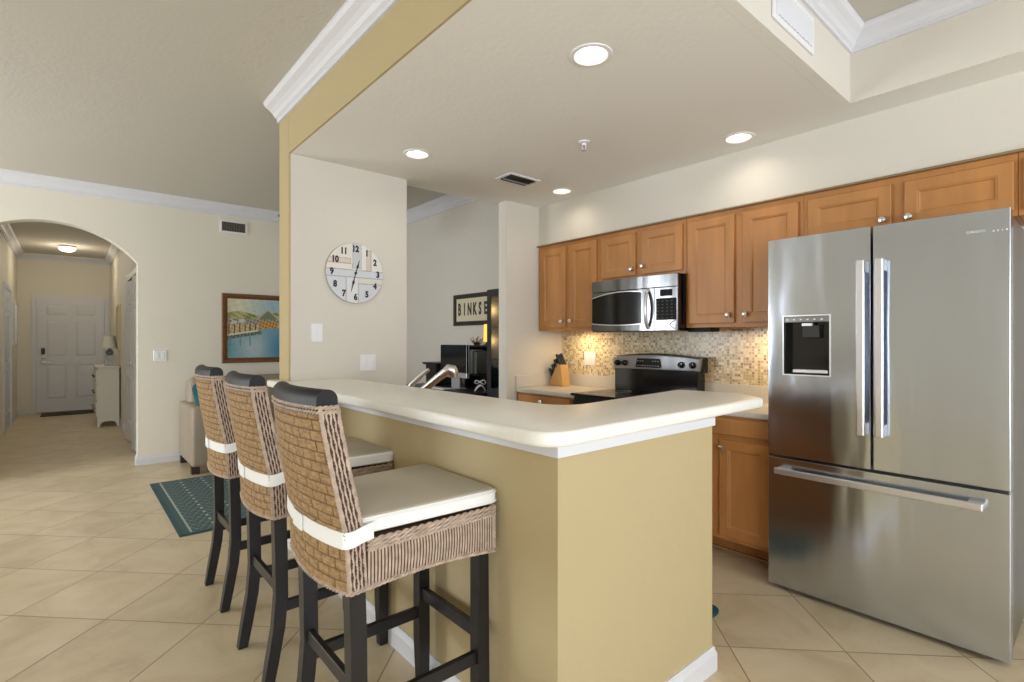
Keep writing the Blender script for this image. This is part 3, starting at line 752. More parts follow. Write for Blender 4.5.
# ---------------------------------------------------------------- plates
def plate(name, label, cat, F, W, H, holes, kind='switch'):
    b = BM(); rings_panel(b, F, W, H, [(0,0), (0,.004), (.003,.007)]); rt = obj(name, b, M['white']); tag(rt, label, cat)
    for (u, v, w_, h_, t, m_) in holes:
        b = BM(); rings_panel(b, lambda a, c, d, u=u, v=v: F(u+a, v+c, d), w_, h_, [(0,.005), (0,.005+t), (min(w_,h_)*.15,.006+t)]); obj('rocker' if kind == 'switch' else 'socket', b, m_, rt)
    return rt
Fp = lambda x0, z0: (lambda u, v, d: (x0+u, YP-d, z0+v))
pl = plate('light_switch', 'white single light switch below the round wall clock', 'light switch', Fp(1.208,1.294), .076, .122, [(.028,.047,.02,.03,.006,M['white'])])
b = BM()
for v in (.018, .104): lathe(b, [(.004,0), (.003,-.002)], (1.246,YP-.007,1.294+v), 10, 'y')
obj('screw', b, M['chrome'], pl)
plate('wall_outlet', 'white double outlet plate low on the cream pier above the bar', 'outlet', Fp(1.545,1.09), .118, .116, [(.014,.02,.034,.075,.003,M['white']), (.068,.02,.034,.075,.003,M['white'])], 'outlet')
plate('wall_outlet', 'white outlet plate on the mosaic backsplash between knife block and range', 'outlet', lambda u, v, d: (XB-.008-d, 3.10-u, 1.085+v), .125, .12, [(.016,.022,.038,.076,.003,M['white']), (.071,.022,.038,.076,.003,M['white'])], 'outlet')
plate('light_switch', 'white double light switch on the living room wall beside the hall arch', 'light switch', lambda u, v, d: (.69+u, YL-d, 1.085+v), .118, .118, [(.02,.03,.03,.06,.004,M['white']), (.068,.03,.03,.06,.004,M['white'])])

# ---------------------------------------------------------------- clock
cx, cz, cr = 1.505, 1.768, .208
ck = root('wall_clock', 'round whitewashed plank wall clock with black numerals on the pier', 'clock', (cx, YP, cz))
b = BM(); lathe(b, [(cr-.004,-.002), (cr,-.006), (cr,-.016), (cr-.004,-.02)], (cx,YP,cz), 64, 'y'); obj('rim', b, mat('clock_rim', (185,180,168), .6), ck, smooth=True)
planks = [(-1,-.12,.16,1,(232,228,222),0), (-.1,.16,.24,1,(205,210,214),1), (.2,.1,.42,1,(236,234,230),1), (.38,.1,.55,.8,(220,204,194),1), (.55,.0,1,1,(234,232,228),1),
          (-1,.30,-.16,.48,(222,208,200),0), (-1,.10,-.1,.30,(238,230,222),0), (-1,-.14,1,.1,(214,219,226),0), (-.1,-.34,1,-.14,(222,222,212),0), (-1,-1,-.32,-.14,(216,220,226),1),
          (-.32,-1,.1,-.14,(226,228,230),1), (.1,-1,1,-.34,(214,218,224),0)]
def clockcol(u, v):
    c = (230,229,226)
    for x0, z0, x1, z1, col, d in planks:
        if x0 <= u <= x1 and z0 <= v <= z1:
            c = col
            e = min(u-x0, x1-u, v-z0, z1-v)
            if e < .016: c = tuple(int(k*.8) for k in col)
    s = .97+.03*math.sin(u*47+v*19)*math.sin(v*83-u*11)
    return tuple(min(255, k*s) for k in c)
me = bpy.data.meshes.new('face'); vs = [Vector((0,-.0205,0))]; fs = []; cols = []
nr, na = 80, 220
for i in range(1, nr+1):
    for j in range(na): a = 2*math.pi*j/na; rr = (cr-.003)*i/nr; vs.append(Vector((rr*math.cos(a), -.0205, rr*math.sin(a))))
for j in range(na): fs.append((0, 1+j, 1+(j+1) % na))
for i in range(nr-1):
    for j in range(na):
        a = 1+i*na; fs.append((a+j, a+na+j, a+na+(j+1) % na, a+(j+1) % na))
for f in fs:
    c = sum((vs[k] for k in f), Vector())/len(f); cols += list(srgb(*clockcol(c.x/cr, c.z/cr)))*len(f)
me.from_pydata(vs, [], fs); ca = me.color_attributes.new('Col', 'FLOAT_COLOR', 'CORNER'); ca.data.foreach_set('color', cols); me.materials.append(M['paint'])
o = bpy.data.objects.new('face', me); C.objects.link(o); o.parent = ck
for h in range(1, 13):
    a = R(90-30*h); x_, z_ = cx+.166*math.cos(a), cz+.166*math.sin(a)
    obj('numeral', text_bm(str(h), .058, lambda u, v, d, x_=x_, z_=z_: (x_+u*.85, YP-.0212-d, z_+v), .003), M['blackm'], ck)
def hand(ang, L, name):
    b = BM(); d = Vector((math.sin(R(ang)), 0, math.cos(R(ang)))); c = Vector((cx, YP-.0245, cz)); nrm = Vector((d.z, 0, -d.x))
    outl = [(-.0,.003), (L*.35,.003), (L*.5,.009), (L*.62,.004), (L,.0008)]
    up = [c+d*t+nrm*w_ for t, w_ in outl]; dn = [c+d*t-nrm*w_ for t, w_ in outl]
    vv = [b.verts.new(p) for p in up+dn[::-1]]; f = b.faces.new(vv); r = bmesh.ops.extrude_face_region(b, geom=[f])
    bmesh.ops.translate(b, vec=(0,-.0015,0), verts=[v for v in r['geom'] if isinstance(v, bmesh.types.BMVert)])
    obj(name, b, M['blackm'], ck)
hand(17, .095, 'hour_hand'); hand(194, .135, 'minute_hand')
b = BM(); lathe(b, [(.009,0), (.009,-.006), (.004,-.008)], (cx,YP-.022,cz), 16, 'y'); obj('hub', b, M['blackm'], ck)

# ---------------------------------------------------------------- ceiling fittings
where = ['nearest the camera', 'above the bar beside the pier', 'above the right-hand wall cabinets', 'above the corner wall cabinet']
for (x_, y_), wz in zip(CANS, where):
    rt = root('recessed_ceiling_light', 'round lit recessed ceiling light, the one '+wz, 'ceiling light', (x_, y_, ZK), 'recessed lights in the kitchen ceiling')
    b = BM(); lathe(b, [(.066,ZK+.001), (.072,ZK-.006), (.088,ZK-.004), (.09,ZK)], (x_,y_,0), 32, cap=False); obj('trim_ring', b, M['white'], rt, smooth=True)
    b = BM(); lathe(b, [(.069,ZK), (.062,ZK+.05), (.05,ZK+.095)], (x_,y_,0), 32, cap=False); obj('baffle', b, M['can'], rt, smooth=True)
    b = BM(); lathe(b, [(.03,ZK+.026), (.042,ZK+.032), (.045,ZK+.09)], (x_,y_,0), 32); obj('bulb', b, M['bulb'], rt, smooth=True)
    light('can_lamp', 'SPOT', (x_, y_, ZK-.02), 2.6, (1,.9,.76), .05, spot=R(160), blend=1)
sp_ = root('fire_sprinkler', 'small white sprinkler head in the kitchen ceiling', 'sprinkler', (2.361, 2.082, ZK))
b = BM(); lathe(b, [(.036,ZK), (.034,ZK-.006), (.014,ZK-.01), (.012,ZK-.022)], (2.361,2.082,0), 24); obj('escutcheon', b, M['white'], sp_, smooth=True)
b = BM()
for s in (-1, 1): tube(b, [(2.361,2.082+s*.012,ZK-.02), (2.361,2.082+s*.016,ZK-.032), (2.361,2.082+s*.003,ZK-.05)], .0028, 6)
obj('frame', b, M['white'], sp_, smooth=True)
b = BM(); lathe(b, [(.003,ZK-.02), (.003,ZK-.045)], (2.361,2.082,0), 8); lathe(b, [(.014,ZK-.052), (.014,ZK-.054)], (2.361,2.082,0), 12); obj('deflector', b, M['chrome'], sp_)
# ceiling vent
cv = root('ceiling_vent', 'rectangular louvred air vent in the kitchen ceiling', 'vent', (2.53, 2.88, ZK))
b = BM(); X0, X1, Y0, Y1 = 2.385, 2.68, 2.79, 2.975
for q in ((X0,X1,Y0,Y0+.025), (X0,X1,Y1-.025,Y1), (X0,X0+.025,Y0+.025,Y1-.025), (X1-.025,X1,Y0+.025,Y1-.025)): box(b, *q, ZK-.008, ZK, .002)
obj('frame', b, M['white'], cv)
b = BM(); box(b, X0+.02, X1-.02, Y0+.02, Y1-.02, ZK-.002, ZK-.0005); obj('duct_opening', b, M['vent'], cv)
for k in range(5):
    b = BM(); y_ = Y0+.038+k*.027; T = Matrix.Translation((0,y_,ZK-.010)) @ Matrix.Rotation(R(50), 4, 'X')
    box(b, X0+.025, X1-.025, -.009, .009, -.001, .001, mtx=T); obj('louver', b, M['trim'] if k == 3 else M['steels'], cv)
# tray vent with vertical louvres
tv = root('wall_vent', 'white vertical-louvred air register on the raised ceiling tray side', 'vent', (2.28, TY1, 2.63))
b = BM(); X0, X1, Z0, Z1 = 2.07, 2.485, 2.555, 2.715
for q in ((X0,X1,Z0,Z0+.025), (X0,X1,Z1-.025,Z1), (X0,X0+.028,Z0+.025,Z1-.025), (X1-.028,X1,Z0+.025,Z1-.025)): box(b, q[0], q[1], TY1-.01, TY1-.001, q[2], q[3], .002)
obj('frame', b, M['white'], tv)
b = BM(); box(b, X0+.02, X1-.02, TY1-.003, TY1-.001, Z0+.02, Z1-.02); obj('duct_opening', b, mat('vent_grey', (226,227,230), .8), tv)
for k in range(12):
    b = BM(); x_ = X0+.045+k*.0295; T = Matrix.Translation((x_,TY1-.012,0)) @ Matrix.Rotation(R(-22), 4, 'Z')
    box(b, -.0125, .0125, -.001, .001, Z0+.025, Z1-.025, mtx=T); obj('louver', b, M['trim'], tv)
# living wall vent
lv = root('wall_vent', 'dark return-air grille with white frame high on the living room wall', 'vent', (1.46, YL, 2.63))
b = BM(); X0, X1, Z0, Z1 = 1.315, 1.60, 2.545, 2.69
for q in ((X0,X1,Z0,Z0+.02), (X0,X1,Z1-.02,Z1), (X0,X0+.02,Z0+.02,Z1-.02), (X1-.02,X1,Z0+.02,Z1-.02)): box(b, q[0], q[1], YL-.012, YL-.001, q[2], q[3], .002)
obj('frame', b, M['white'], lv)
b = BM(); box(b, X0+.015, X1-.015, YL-.003, YL-.001, Z0+.015, Z1-.015); obj('duct_opening', b, M['vent'], lv)
for k in range(14):
    b = BM(); x_ = X0+.03+k*.0173; box(b, x_, x_+.004, YL-.01, YL-.004, Z0+.02, Z1-.02); obj('louver', b, mat('vent_slat', (125,122,108), .7) if k == 0 else bpy.data.materials['vent_slat'], lv)
# hall flush light
hl = root('hall_ceiling_light', 'small lit dome light on the hall ceiling', 'ceiling light', (-.01, 11.2, ZL))
b = BM(); lathe(b, [(.10,ZL), (.105,ZL-.02), (.10,ZL-.03)], (-.01,11.2,0), 32); obj('base', b, M['chrome'], hl, smooth=True)
b = BM(); lathe(b, [(.108,ZL-.025), (.112,ZL-.045), (.098,ZL-.07), (.06,ZL-.09), (.015,ZL-.096)], (-.01,11.2,0), 32); obj('dome', b, mat('dome_glass', (255,246,230), .4, emit=(255,240,215), estr=2.2), hl, smooth=True)
light('hall_lamp', 'POINT', (-.01, 11.2, 2.6), 6, (1,.88,.68), .12)
# ceiling fan, one blade tip shows past the pier
fn = root('ceiling_fan', 'dark-bladed ceiling fan, only a blade tip visible past the pier', 'ceiling fan', (2.12, 5.15, ZL))
b = BM(); lathe(b, [(.06,ZL), (.06,ZL-.04), (.015,ZL-.05), (.015,ZL-.25), (.09,ZL-.26), (.11,ZL-.32), (.09,ZL-.40), (.04,ZL-.42)], (2.12,5.15,0), 24); obj('motor', b, M['frameb'], fn, smooth=True)
for k in range(5):
    a = R(180+72*k); T = Matrix.Translation((2.12,5.15,2.505)) @ Matrix.Rotation(a, 4, 'Z') @ Matrix.Rotation(R(10), 4, 'X')
    b = BM(); prism(b, round_poly([(.12,-.045,.01), (.60,-.07,.03), (.60,.07,.03), (.12,.045,.01)]), -.004, .004); bmesh.ops.transform(b, matrix=T, verts=b.verts); obj('blade', b, M['blade'], fn)

# ---------------------------------------------------------------- bar stools
def lerp(tab, z):
    for (a, x), (b_, y) in zip(tab, tab[1:]):
        if z <= b_: return x+(y-x)*(z-a)/(b_-a)
    return tab[-1][1]
RX = [(.60,.551), (.65,.549), (.79,.541), (.95,.511), (1.08,.490), (1.19,.480)]
OX = .80; HW = .22
def xr(z): return lerp(RX, z)-OX
def hw(z): return lerp([(.60,.222), (.80,.220), (1.0,.202), (1.2,.176)], z)
def bulge(y): return -.024*(1-(y/HW)**2)
def field(bm, P, Nrm, ns, nt, h, thr, mi0=0, mi1=1):
    g = []; hh = []
    for j in range(nt+1):
        row = []; hr = []
        for i in range(ns+1):
            s, t = i/ns, j/nt; v = h(s, t); p = Vector(P(s, t))+Vector(Nrm(s, t))*v
            row.append(bm.verts.new(p)); hr.append(v)
        g.append(row); hh.append(hr)
    for j in range(nt):
        for i in range(ns):
            f = bm.faces.new((g[j][i], g[j][i+1], g[j+1][i+1], g[j+1][i]))
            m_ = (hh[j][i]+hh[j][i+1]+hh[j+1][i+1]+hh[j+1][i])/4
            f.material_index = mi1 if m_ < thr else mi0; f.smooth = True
def rope(bm, pts, r=.0045, pitch=.028, mi=0):
    pts = [Vector(p) for p in pts]; res = [pts[0]]
    for a, c in zip(pts, pts[1:]):
        n_ = max(1, int((c-a).length/.005)); res += [a+(c-a)*(k+1)/n_ for k in range(n_)]
    L = 0; out = [[], []]
    for i, p in enumerate(res):
        d = (res[min(i+1, len(res)-1)]-res[max(i-1, 0)]).normalized(); u = d.cross(Vector((0,0,1)))
        if u.length < .1: u = Vector((1,0,0))
        u.normalize(); v = u.cross(d)
        if i: L += (p-res[i-1]).length
        for k in (0, 1):
            a = 2*math.pi*L/pitch+math.pi*k; out[k].append(p+u*math.cos(a)*r*.7+v*math.sin(a)*r*.7)
    for k in (0, 1): tube(bm, out[k], r*.85, 5, mi=mi)
ZB, ZT, ZS = .65, 1.125, .775
TH = .050
def make_stool(label):
    rt = root('bar_stool', label, 'bar stool', (OX, 0, 0), 'wicker bar stools along the bar')
    # backrest : rear weave, two sides, front weave
    b = BM()
    saw = lambda x: abs(math.sin(math.pi*x))
    def hrear(s, t):
        row = int(t*17); ph = s*7.5+.5*(row % 2)
        j = math.sin(row*12.9)*.5+.25*math.sin(s*19+row*3.1)
        a_ = saw(ph+j*.3); c_ = saw(t*17)
        return .0050*(min(1, a_*2.5)**.6)*(min(1, c_*2.0)**.7)*(.9+.1*saw(t*68+.3*math.sin(s*40)))
    zz = lambda t: ZB+(ZT-ZB)*t
    def brear(y): return bulge(y)
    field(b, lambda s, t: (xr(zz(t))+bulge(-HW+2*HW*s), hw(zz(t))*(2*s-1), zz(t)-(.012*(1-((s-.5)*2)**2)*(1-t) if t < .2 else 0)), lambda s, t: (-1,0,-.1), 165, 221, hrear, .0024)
    field(b, lambda s, t: (xr(zz(t))+TH+bulge(-HW+2*HW*s), hw(zz(t))*(2*s-1), zz(t)), lambda s, t: (1,0,.1), 60, 126, lambda s, t: .003*saw(s*17)**.4*saw(t*21)**.4, .0008)
    def hside(s, t):
        q = s*5; i_ = round(q); w_ = .27*saw(t*13+.5*(i_ % 2))**.7
        d_ = abs(q-i_)
        return 0 if d_ < w_ and 0 < i_ < 5 else .0045*(.6+.4*saw(s*5))
    for sg in (-1, 1):
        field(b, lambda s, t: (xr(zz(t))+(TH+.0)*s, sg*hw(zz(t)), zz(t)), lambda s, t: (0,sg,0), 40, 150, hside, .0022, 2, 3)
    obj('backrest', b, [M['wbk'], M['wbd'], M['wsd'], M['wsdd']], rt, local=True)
    # rope trims on the backrest
    b = BM(); ys = [-HW+2*HW*i/16 for i in range(17)]
    for dz in (0, -.012):
        z = ZT+.004+dz
        h_ = hw(z); rope(b, [(xr(z)+TH, -h_-.004, z), (xr(z)-.003, -h_-.003, z)]+[(xr(z)+bulge(y)-.005, y*h_/HW, z) for y in ys]+[(xr(z)-.003, h_+.003, z), (xr(z)+TH, h_+.004, z)], .004)
    for sg in (-1, 1):
        rope(b, [(xr(zz(i/14))-.001, sg*(hw(zz(i/14))+.001), zz(i/14)) for i in range(15)], .003, .02)
        rope(b, [(xr(zz(i/14))+TH, sg*(hw(zz(i/14))+.001), zz(i/14)) for i in range(4, 15)], .003, .02)
    obj('braided_trim', b, M['wsd'], rt, local=True, smooth=True)
    # cap rail
    b = BM(); rings = []
    for i in range(17):
        y = -HW-.002+(2*HW+.004)*i/16; x0 = xr(1.15)+bulge(max(-HW, min(HW, y)))-.002
        sec = []
        for k in range(13):
            a = math.pi*k/12; sec.append((x0+TH/2-(TH/2+.003)*math.cos(a), y, 1.147+.028*math.sin(a)))
        sec = [(x0-.003, y, 1.112)]+sec+[(x0+TH+.003, y, 1.112)]; sec = [(a_, b_*hw(1.15)/HW, c_) for a_, b_, c_ in sec]
        rings.append([b.verts.new(p) for p in sec])
    for A, B_ in zip(rings, rings[1:]):
        for j in range(len(A)): b.faces.new((A[j], A[(j+1) % len(A)], B_[(j+1) % len(A)], B_[j]))
    b.faces.new(rings[0]); b.faces.new(rings[-1][::-1])
    obj('top_rail', b, M['cap'], rt, local=True, smooth=True)
    # seat skirt
    b = BM(); X0, X1 = xr(.66)+TH, 1.026-OX
    def zb(s): return .653-.012*s+.012*math.sin(math.pi*min(1, max(0, s)))
    def hs(s, t, nrib=44): return .0055*saw(s*nrib)**.55
    def sk(s, t, n_=44): return s+(.5/n_)*math.sin(t*3.1)*math.sin(math.pi*s)
    for sg in (-1, 1):
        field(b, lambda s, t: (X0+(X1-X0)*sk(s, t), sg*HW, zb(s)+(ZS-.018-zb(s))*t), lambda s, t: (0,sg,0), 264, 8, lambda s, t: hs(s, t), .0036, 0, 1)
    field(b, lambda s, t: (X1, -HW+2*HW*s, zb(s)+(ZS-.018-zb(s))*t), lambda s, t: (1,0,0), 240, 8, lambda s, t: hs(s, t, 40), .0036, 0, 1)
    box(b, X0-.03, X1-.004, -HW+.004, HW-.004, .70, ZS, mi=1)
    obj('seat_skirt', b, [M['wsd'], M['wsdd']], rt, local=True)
    b = BM()
    N_ = 20
    sidep = lambda sg: [(X0+(X1-X0)*i/N_, sg*(HW+.004), zb(i/N_)-.004) for i in range(N_+1)]
    rear = [(xr(.65)+bulge(y)-.003, y, .648-.010*(1-(y/HW)**2)) for y in ys]
    rope(b, [(x, y, z) for x, y, z in sidep(-1)[::-1]]+[(xr(.65), -HW-.003, .646)]+rear+[(xr(.65), HW+.003, .646)]+sidep(1), .0048, .03)
    rope(b, [(X1+.003, -HW+2*HW*i/N_, zb(i/N_)-.004) for i in range(N_+1)], .0048, .03)
    for sg in (-1, 1):
        for dz in (0, .011, .022): rope(b, [(X0, sg*(HW+.002), ZS-.022+dz-.004), (X1+.004, sg*(HW+.002), ZS-.02+dz-.004)], .0052, .05)
    for dz in (0, .011, .022): rope(b, [(X1+.002, -HW, ZS-.024+dz), (X1+.002, HW, ZS-.024+dz)], .0052, .05)
    rope(b, [(X1+.002, -HW-.002, .642), (X1+.002, -HW-.002, ZS)], .004, .03); rope(b, [(X1+.002, HW+.002, .642), (X1+.002, HW+.002, ZS)], .004, .03)
    obj('skirt_braid', b, M['wsd'], rt, local=True, smooth=True)
    # cushion
    b = BM(); cx0, cx1, cy, c0, c1 = xr(.8)+TH-.004, 1.048-OX, HW+.006, ZS+.006, ZS+.057
    pl_ = round_poly([(cx0,-cy+.02,.02), (cx1,-cy,.04), (cx1,cy,.04), (cx0,cy-.02,.02)], 6)
    prism(b, pl_, c0, c1, .016, 4)
    for f in b.faces:
        n_ = f.calc_center_median()
    cu = obj('seat_cushion', b, [M['cush'], M['piping']], rt, local=True, smooth=True)
    for p in cu.data.polygons:
        if abs(p.normal.z) < .6: p.material_index = 1
    b = BM(); tube(b, [(x*1, y, c1-.012) for x, y in pl_], .0035, 6, closed=True); tube(b, [(x*1.0, y, c0+.010) for x, y in pl_], .0035, 6, closed=True); obj('piping', b, M['piping'], cu, local=True, smooth=True)
    # tie strap around the back
    b = BM(); zc = ZS+.012
    path = [(cx0+.03,-cy-.001,zc+.012), (xr(zc)+TH*.9,-HW-.008,zc+.008), (xr(zc)+TH*.4,-HW-.009,zc+.001), (xr(zc)+.004,-HW-.009,zc)]
    path += [(xr(zc)+bulge(y)-.009, y, zc-.004*(1-(y/HW)**2)) for y in ys]
    path += [(x, -y, z) for x, y, z in path[:4][::-1]]
    def band(path, hgt, off=0):
        ra = []
        for i, p in enumerate(path):
            p = Vector(p); q = Vector((p.x-OX*0, p.y, 0)); d = (Vector(path[min(i+1, len(path)-1)])-Vector(path[max(0, i-1)])); d.z = 0; d.normalize(); nn = Vector((d.y, -d.x, 0))
            if nn.x > 0 and abs(p.y) < HW: nn = -nn
            if abs(p.y) >= HW: nn = Vector((nn.x, math.copysign(abs(nn.y), p.y), 0))
            p = p+nn*off
            ra.append([b.verts.new(p+Vector((0,0,-hgt/2))), b.verts.new(p+Vector((0,0,hgt/2))), b.verts.new(p+Vector((0,0,hgt/2))-nn*.003), b.verts.new(p+Vector((0,0,-hgt/2))-nn*.003)])
        for A, B_ in zip(ra, ra[1:]):
            for j in range(4): b.faces.new((A[j], A[(j+1) % 4], B_[(j+1) % 4], B_[j]))
        b.faces.new(ra[0]); b.faces.new(ra[-1][::-1])
    band(path, .043); band(path[12:16], .047, .005)
    obj('tie_strap', b, M['piping'], rt, local=True, smooth=True)
    # legs
    lw = .044
    def leg(pts, name='leg'):
        b = BM(); rg_ = []
        for (x, y, z, w_) in pts:
            rg_.append([b.verts.new((x+sx*w_/2, y+sy*w_/2, z)) for sx, sy in ((-1,-1),(1,-1),(1,1),(-1,1))])
        for A, B_ in zip(rg_, rg_[1:]):
            for j in range(4): b.faces.new((A[j], A[(j+1) % 4], B_[(j+1) % 4], B_[j]))
        b.faces.new(rg_[0][::-1]); b.faces.new(rg_[-1])
        bmesh.ops.bevel(b, geom=[e for e in b.edges if abs(e.verts[0].co.z-e.verts[1].co.z) > .01], offset=.003, segments=1, affect='EDGES')
        obj(name, b, M['legw'], rt, local=True)
    for sg in (-1, 1):
        y = sg*.18
        leg([(.540-OX,y,0,.038), (.557-OX,y,.1,.041), (.578-OX,y,.22,.044), (.588-OX,y,.34,.045), (.585-OX,y,.5,.045), (.580-OX,y,.70,.045)])
        leg([(1.006-OX,y*1.0,0,.038), (1.002-OX,y,.2,.044), (1.000-OX,y,.70,.044)])
    def st(x0, x1, y0, y1, z0, z1):
        b = BM(); box(b, x0-OX, x1-OX, y0, y1, z0, z1, .002, 1); obj('stretcher', b, M['legw'], rt, local=True)
    st(.575, .595, -.16, .16, .345, .385); st(.99, 1.01, -.16, .16, .345, .39)
    for sg in (-1, 1): st(.60, .985, sg*.18-.01, sg*.18+.01, .275, .315)
    return rt
s1 = make_stool('wicker bar stool with white cushion, nearest the camera and shown whole')
s1.location.y = 1.505
def dup(rt, loc, rot, label):
    r_ = rt.copy(); C.objects.link(r_); r_.location = loc; r_.rotation_euler = (0,0,rot); r_['label'] = label
    for ch in list(rt.children):
        c = ch.copy(); C.objects.link(c); c.parent = r_
        for g in ch.children: d = g.copy(); C.objects.link(d); d.parent = c
    return r_
dup(s1, (OX+.022,2.235,0), R(0), 'wicker bar stool with white cushion, the middle one of three')
dup(s1, (OX+.032,2.975,0), R(0), 'wicker bar stool farthest along the bar, standing beside the teal rug')

# ---------------------------------------------------------------- rug and mats
def rugcol(u, v):
    x, y = u*2.0, v*1.64
    e = min(x, y, 1.64-y)
    if e < .03: return (58,84,87)
    if x < .065: return (66,92,95)
    if x < .08: return (160,174,168)
    px, py = .17, .105
    i = math.floor((x-.14)/px); q = (x-.14)/px-i; r = (y-.03)/py+.5*(i % 2)
    fr_ = r % 1
    k = abs(q-.5)*2
    if abs(((r+k*1.5) % 1)-.5) > .43: return (122,142,140)
    if abs(((r-k*1.5) % 1)-.5) > .45: return (104,126,126)
    if abs(q-.5) < .05 and fr_ < .3: return (190,202,194)
    return (74,92,94)
rg_ = root('area_rug', 'teal patterned area rug behind the farthest bar stool', 'rug', (1.5, 4.85, 0))
b = BM(); box(b, .56, 2.55, 4.03, 5.67, .001, .009); obj('backing', b, mat('rug_edge', (44,84,90), .95), rg_)
paint_grid('pile', lambda u, v: (.56+1.99*u, 4.03+1.64*v, .0095), 420, 360, lambda u, v: rugcol(u, v), rg_, attr_mat('rug_pile', .95))
b = BM(); pts = round_poly([(2.02,1.22,.03), (2.395,1.225,.07), (2.40,1.7,.07), (2.02,1.7,.07)]); prism(b, pts, 0.001, .012, .003, 2)
tag(obj('kitchen_mat', b, M['teal']), 'teal kitchen mat peeking out behind the peninsula end wall', 'mat')
b = BM(); box(b, -.36, .42, 11.95, 12.42, .001, .014, .004); tag(obj('door_mat', b, M['dark_brown']), 'dark brown door mat in front of the white entry door', 'mat')

# ---------------------------------------------------------------- sofa
so = root('sofa', 'taupe leather sofa against the living room wall below the painting', 'sofa', (2.0, 6.2, 0))
b = BM(); box(b, .905, 1.16, 5.80, 6.58, .07, .66, .035, 4); obj('arm', b, M['leather'], so, smooth=True)
b = BM(); box(b, 2.85, 3.09, 5.80, 6.58, .07, .66, .035, 4); obj('arm', b, M['leather'], so, smooth=True)
b = BM(); box(b, 1.1, 2.9, 5.84, 6.58, .07, .32, .02, 3); obj('frame', b, M['leather'], so, smooth=True)
for k in range(2): b = BM(); box(b, 1.175+k*.835, 2.005+k*.835, 5.78, 6.32, .32, .47, .05, 4); obj('seat_cushion', b, M['leather'], so, smooth=True)
for k in range(2):
    T = Matrix.Translation((0,6.42,.64)) @ Matrix.Rotation(R(-10), 4, 'X')
    b = BM(); box(b, .955+k*1.05, 1.995+k*1.06, -.12, .12, -.25, .27, .07, 4, mtx=T); obj('back_cushion', b, M['leather'], so, smooth=True)
for x_ in (.945, 3.05):
    for y_ in (5.86, 6.5): b = BM(); box(b, x_-.035, x_+.035, y_-.035, y_+.035, 0, .075, .004); obj('foot', b, M['dark_brown'], so)
b = BM(); box(b, 1.1, 2.9, 5.87, 5.9, .0, .07); obj('plinth', b, M['dark_brown'], so)
T = Matrix.Translation((1.175,6.0,.71)) @ Matrix.Rotation(R(-22), 4, 'X') @ Matrix.Rotation(R(-8), 4, 'Y')
b = BM(); box(b, -.21, .21, -.06, .06, -.19, .19, .05, 4, mtx=T); tag(obj('throw_pillow', b, M['teal'], smooth=True), 'teal throw pillow on the taupe sofa', 'pillow')

# ---------------------------------------------------------------- painting over the sofa
def pict(u, v):
    x, y = u/.52, v
    n_ = math.sin(x*23+math.sin(y*17)*2)*math.sin(y*43+x*9); m_ = math.sin(x*61+y*37)*math.sin(y*71-x*29)
    if y > .76+.03*math.sin(x*7):
        t = max(0, min(1, (x-.3)/.6)); c = (214-52*t+8*n_, 212-24*t+8*n_, 186+12*t+6*n_)
        if n_ > .7 and x > .5: c = (168,186,188)
    elif y > .66:
        c = (150,152,96) if n_ > -.1 else (186,182,132)
        if x > .38 and n_ > .2: c = (122,132,74)
        if m_ > .8: c = (124,130,86)
    elif y > .58:
        c = (168,160,146) if m_ > -.2 else (110,106,104)
        if x < .35 and n_ > 0: c = (206,200,184)
    elif y > .40+.13*min(x, .9):
        c = (206,190,150) if m_ > -.1 else (176,150,104)
        if math.sin(x*58) > .72: c = (112,84,56)
    else:
        t = .5+.5*math.sin(x*5.2-1.2)*math.sin(y*6+.6)
        c = (104+70*t+10*m_, 156+36*t+6*n_, 168+30*t)
        if abs(y-(.345+.13*x)) < .03 and x < .75: c = (84,98,92) if m_ > -.3 else (126,140,130)
        if math.sin(x*31) > .93 and y > .2 and x < .5: c = (110,140,134)
        if x > .7: c = (104-90*(x-.7)+60*t, 156-60*(x-.7)+30*t, 168+20*t)
    if abs(y-(.385+.13*x)) < .013 and x < .62: c = (226,218,190)
    r_ = .84-.17*abs(x-.84)/.24
    if .58 < x < 1.1 and .665 < y < r_: c = (120,126,98) if y < r_-.03 else (178,180,150)
    if .64 < x < 1.05 and .51 < y <= .62: c = (206,160,72) if m_ > -.2 else (140,98,48)
    return tuple(max(0, min(255, k)) for k in c)
pa = root('framed_painting', 'framed painting of a boardwalk over teal water above the sofa', 'painting', (1.9, YL, 1.45))
PX0, PX1, PZ0, PZ1 = 1.332, 2.45, 1.046, 1.849
b = BM(); F_ = lambda u, v, d: (PX0+u, YL-d, PZ0+v)
rings_panel(b, F_, PX1-PX0, PZ1-PZ0, [(0,.001), (0,.02), (.008,.032), (.03,.03), (.045,.022), (.055,.014), (.06,.012)]); obj('frame', b, M['frame'], pa)
paint_grid('canvas', lambda u, v: (PX0+.058+(PX1-PX0-.116)*u, YL-.0145, PZ0+.058+(PZ1-PZ0-.116)*v), 230, 130, pict, pa)

